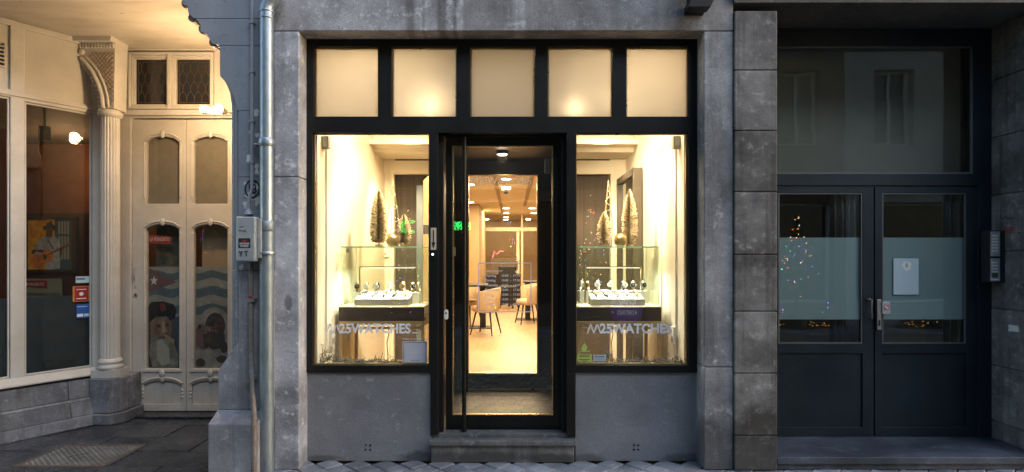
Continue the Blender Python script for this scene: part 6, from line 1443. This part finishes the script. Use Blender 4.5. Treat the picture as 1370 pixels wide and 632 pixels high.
# green dot matrix sign
gx, gz = mirr(617, 303, .17); q = MB(); q.box(gx - .24, gx + .24, OY + .125, OY + .16, gz - .11, gz + .11, 0)
rr = random.Random(9)
for i in range(26):
    for j in range(11):
        if rr.random() < .5: q.box(gx - .22 + i * .017, gx - .22 + i * .017 + .011, OY + .16, OY + .165, gz - .09 + j * .017, gz - .09 + j * .017 + .011, 1)
tag(q.build('dot_matrix_sign', [M['ink'], emis('green_led', (.05, 1.0, .15), 8)]), 'green glowing dot matrix sign on the brown house across the street', 'sign')
gx, gz = mirr(550, 304.5, .05); q = MB()
for r_ in (.16, .115):
    q.tube([(gx + r_ * 1.2 * math.cos(rad(a)), OY + .3, gz + r_ * .8 * math.sin(rad(a))) for a in range(50, 311, 20)], .018, 6)
tag(q.build('green_neon_arc', emis('green_neon', (.03, 1.0, .12), 2)), 'green neon arc on the brick house across the street', 'sign')
# 50% KORTING sticker; its material glows though it is no lamp
gx, gz = mirr(834.5, 411, .05); q = MB(); rsz = .36
y_ = OY - .16; Mr = Matrix(((-1, 0, 0, 0), (0, -1, 0, 0), (0, 0, 1, 0), (0, 0, 0, 1)))
q = MB(Mr); q.cyl((-gx, -(OY + .32), gz), (-gx, -(OY + .33), gz), rsz, n=40, m=0); q.text('50%', -gx - .2, -gx + .2, gz + .02, gz + .19, -(OY + .332), 1, bold=.02); q.text('KORTING', -gx - .2, -gx + .2, gz - .14, gz - .04, -(OY + .332), 1)
tag(q.build('discount_disc', [emis('purple_glow', (.10, .04, .25), .35), emis('disc_white_glow', (.9, .9, 1), .5)]), 'purple round 50% KORTING disc in the shop window across the street', 'sign')
# lit trees
def lit_tree(px, py0_, py1_, gy, w_, lab, seed, y=-7.3, nb=60, bright=26):
    rr = random.Random(seed); X, Z1 = mirr(px, py0_, gy, y); Z0 = .02
    T = thing('lit_fir_tree', lab, 'fir tree', (X, y, Z0), 'small fir trees with coloured lights across the street')
    q = MB(); q.cyl((X, y, Z0 + .28), (X, y, Z1), .03, .008, 8); q.build('trunk', surf('bark', (.07, .045, .03), rough=.9), T)
    q = MB(); q.lathe([(.14, 0), (.18, .28), (.15, .28)], (X, y, Z0), 16); q.build('pot', M['ink'], T)
    q = MB(); H = Z1 - Z0 - .3
    for i in range(2600):
        f = rr.random() ** .8; r0 = w_ * (1 - f) * rr.uniform(.5, 1.05); a = rr.uniform(0, 6.283); z = Z0 + .32 + f * H; p = Vector((X + r0 * math.cos(a), y + r0 * math.sin(a), z - .04)); d1 = Vector((math.cos(a), math.sin(a), rr.uniform(-.2, .5))) * .06; d2 = Vector((-math.sin(a), math.cos(a), 0)) * .008
        q.add([p - d2, p + d2, p + d1], [(0, 1, 2)])
    q.build('needles', surf('fir_green', (.02, .05, .025), (.03, .07, .03), rough=.8, bump=0), T)
    q = MB()
    for i in range(nb):
        f = rr.random(); r0 = w_ * (1 - f) * 1.05; a = rr.uniform(0, 6.283); q.sph((X + r0 * math.cos(a), y + r0 * math.sin(a), Z0 + .35 + f * H), rr.uniform(.007, .013), rr.choice([0, 1, 2, 3, 4, 5, 5]), 6, 4)
    q.build('coloured_lights', [M['cb%d' % i] for i in range(6)], T)
for i, c in enumerate(((1, .05, .02), (.05, 1, .2), (.1, .25, 1), (.6, .08, 1), (1, .35, .05), (1, .6, .3))): M['cb%d' % i] = emis('fairy_bulb_%s' % ['red', 'green', 'blue', 'violet', 'orange', 'warm'][i], c, 6)
lit_tree(1066, 288, 420, FRY + .03, .62, 'fir tree with coloured lights across the street from the blue doors', 1)
lit_tree(274, 305, 420, DYc + .05, .5, 'fir tree with coloured lights across the street from the cafe door', 2)
lit_tree(792, 262, 420, .05, .5, 'fir tree with coloured lights across the street from the right shop window', 3, nb=70)
lit_tree(545, 285, 420, .05, .35, 'fir tree with coloured lights across the street from the left shop window', 4, nb=24)
lit_tree(683, 300, 420, .17, .35, 'fir tree with coloured lights straight across the street from the shop door', 5, nb=26)
for px, lab in ((1073, 'window planter with small warm lights across the street, nearer the brick house'), (1238, 'window planter with small warm lights across the street at the far right')):
    X, Z = mirr(px, 443, FRY + .03, -7.55); T = thing('lit_planter', lab, 'planter', (X, -7.55, .02), 'planters with warm lights across the street')
    q = MB(); q.box(X - .6, X + .6, -7.7, -7.4, .02, .06); q.build('trough', M['ink'], T, bevel=.004)
    rr = random.Random(int(px)); q = MB()
    for i in range(900):
        p = Vector((X + rr.uniform(-.58, .58), -7.55 + rr.uniform(-.13, .13), .06 + rr.uniform(0, .13))); q.add([p, p + Vector((rr.uniform(-.03, .03), rr.uniform(-.02, .02), .03)), p + Vector((.012, .01, .0))], [(0, 1, 2)])
    q.build('foliage', surf('planter_green', (.02, .04, .02), rough=.9, bump=0), T)
    q = MB()
    for i in range(15): q.sph((X + rr.uniform(-.55, .55), -7.4 + .0, .06 + rr.uniform(0, .12)), .012, 0, 6, 4)
    q.build('warm_lights', emis('amber_bulb', (1, .45, .08), 1.6), T)
# red neon outline and lantern
gx, gz = mirr(667, 339, .17); q = MB(); q.tube([(gx - .12, OY + .4, gz - .10), (gx - .08, OY + .4, gz + .04), (gx - .02, OY + .4, gz - .02), (gx + .04, OY + .4, gz + .05), (gx + .12, OY + .4, gz + .03)], .014, 6)
tag(q.build('pink_neon_zigzag', emis('pink_neon', (1, .2, .25), 4)), 'pink neon zigzag on the brown house across the street', 'sign')
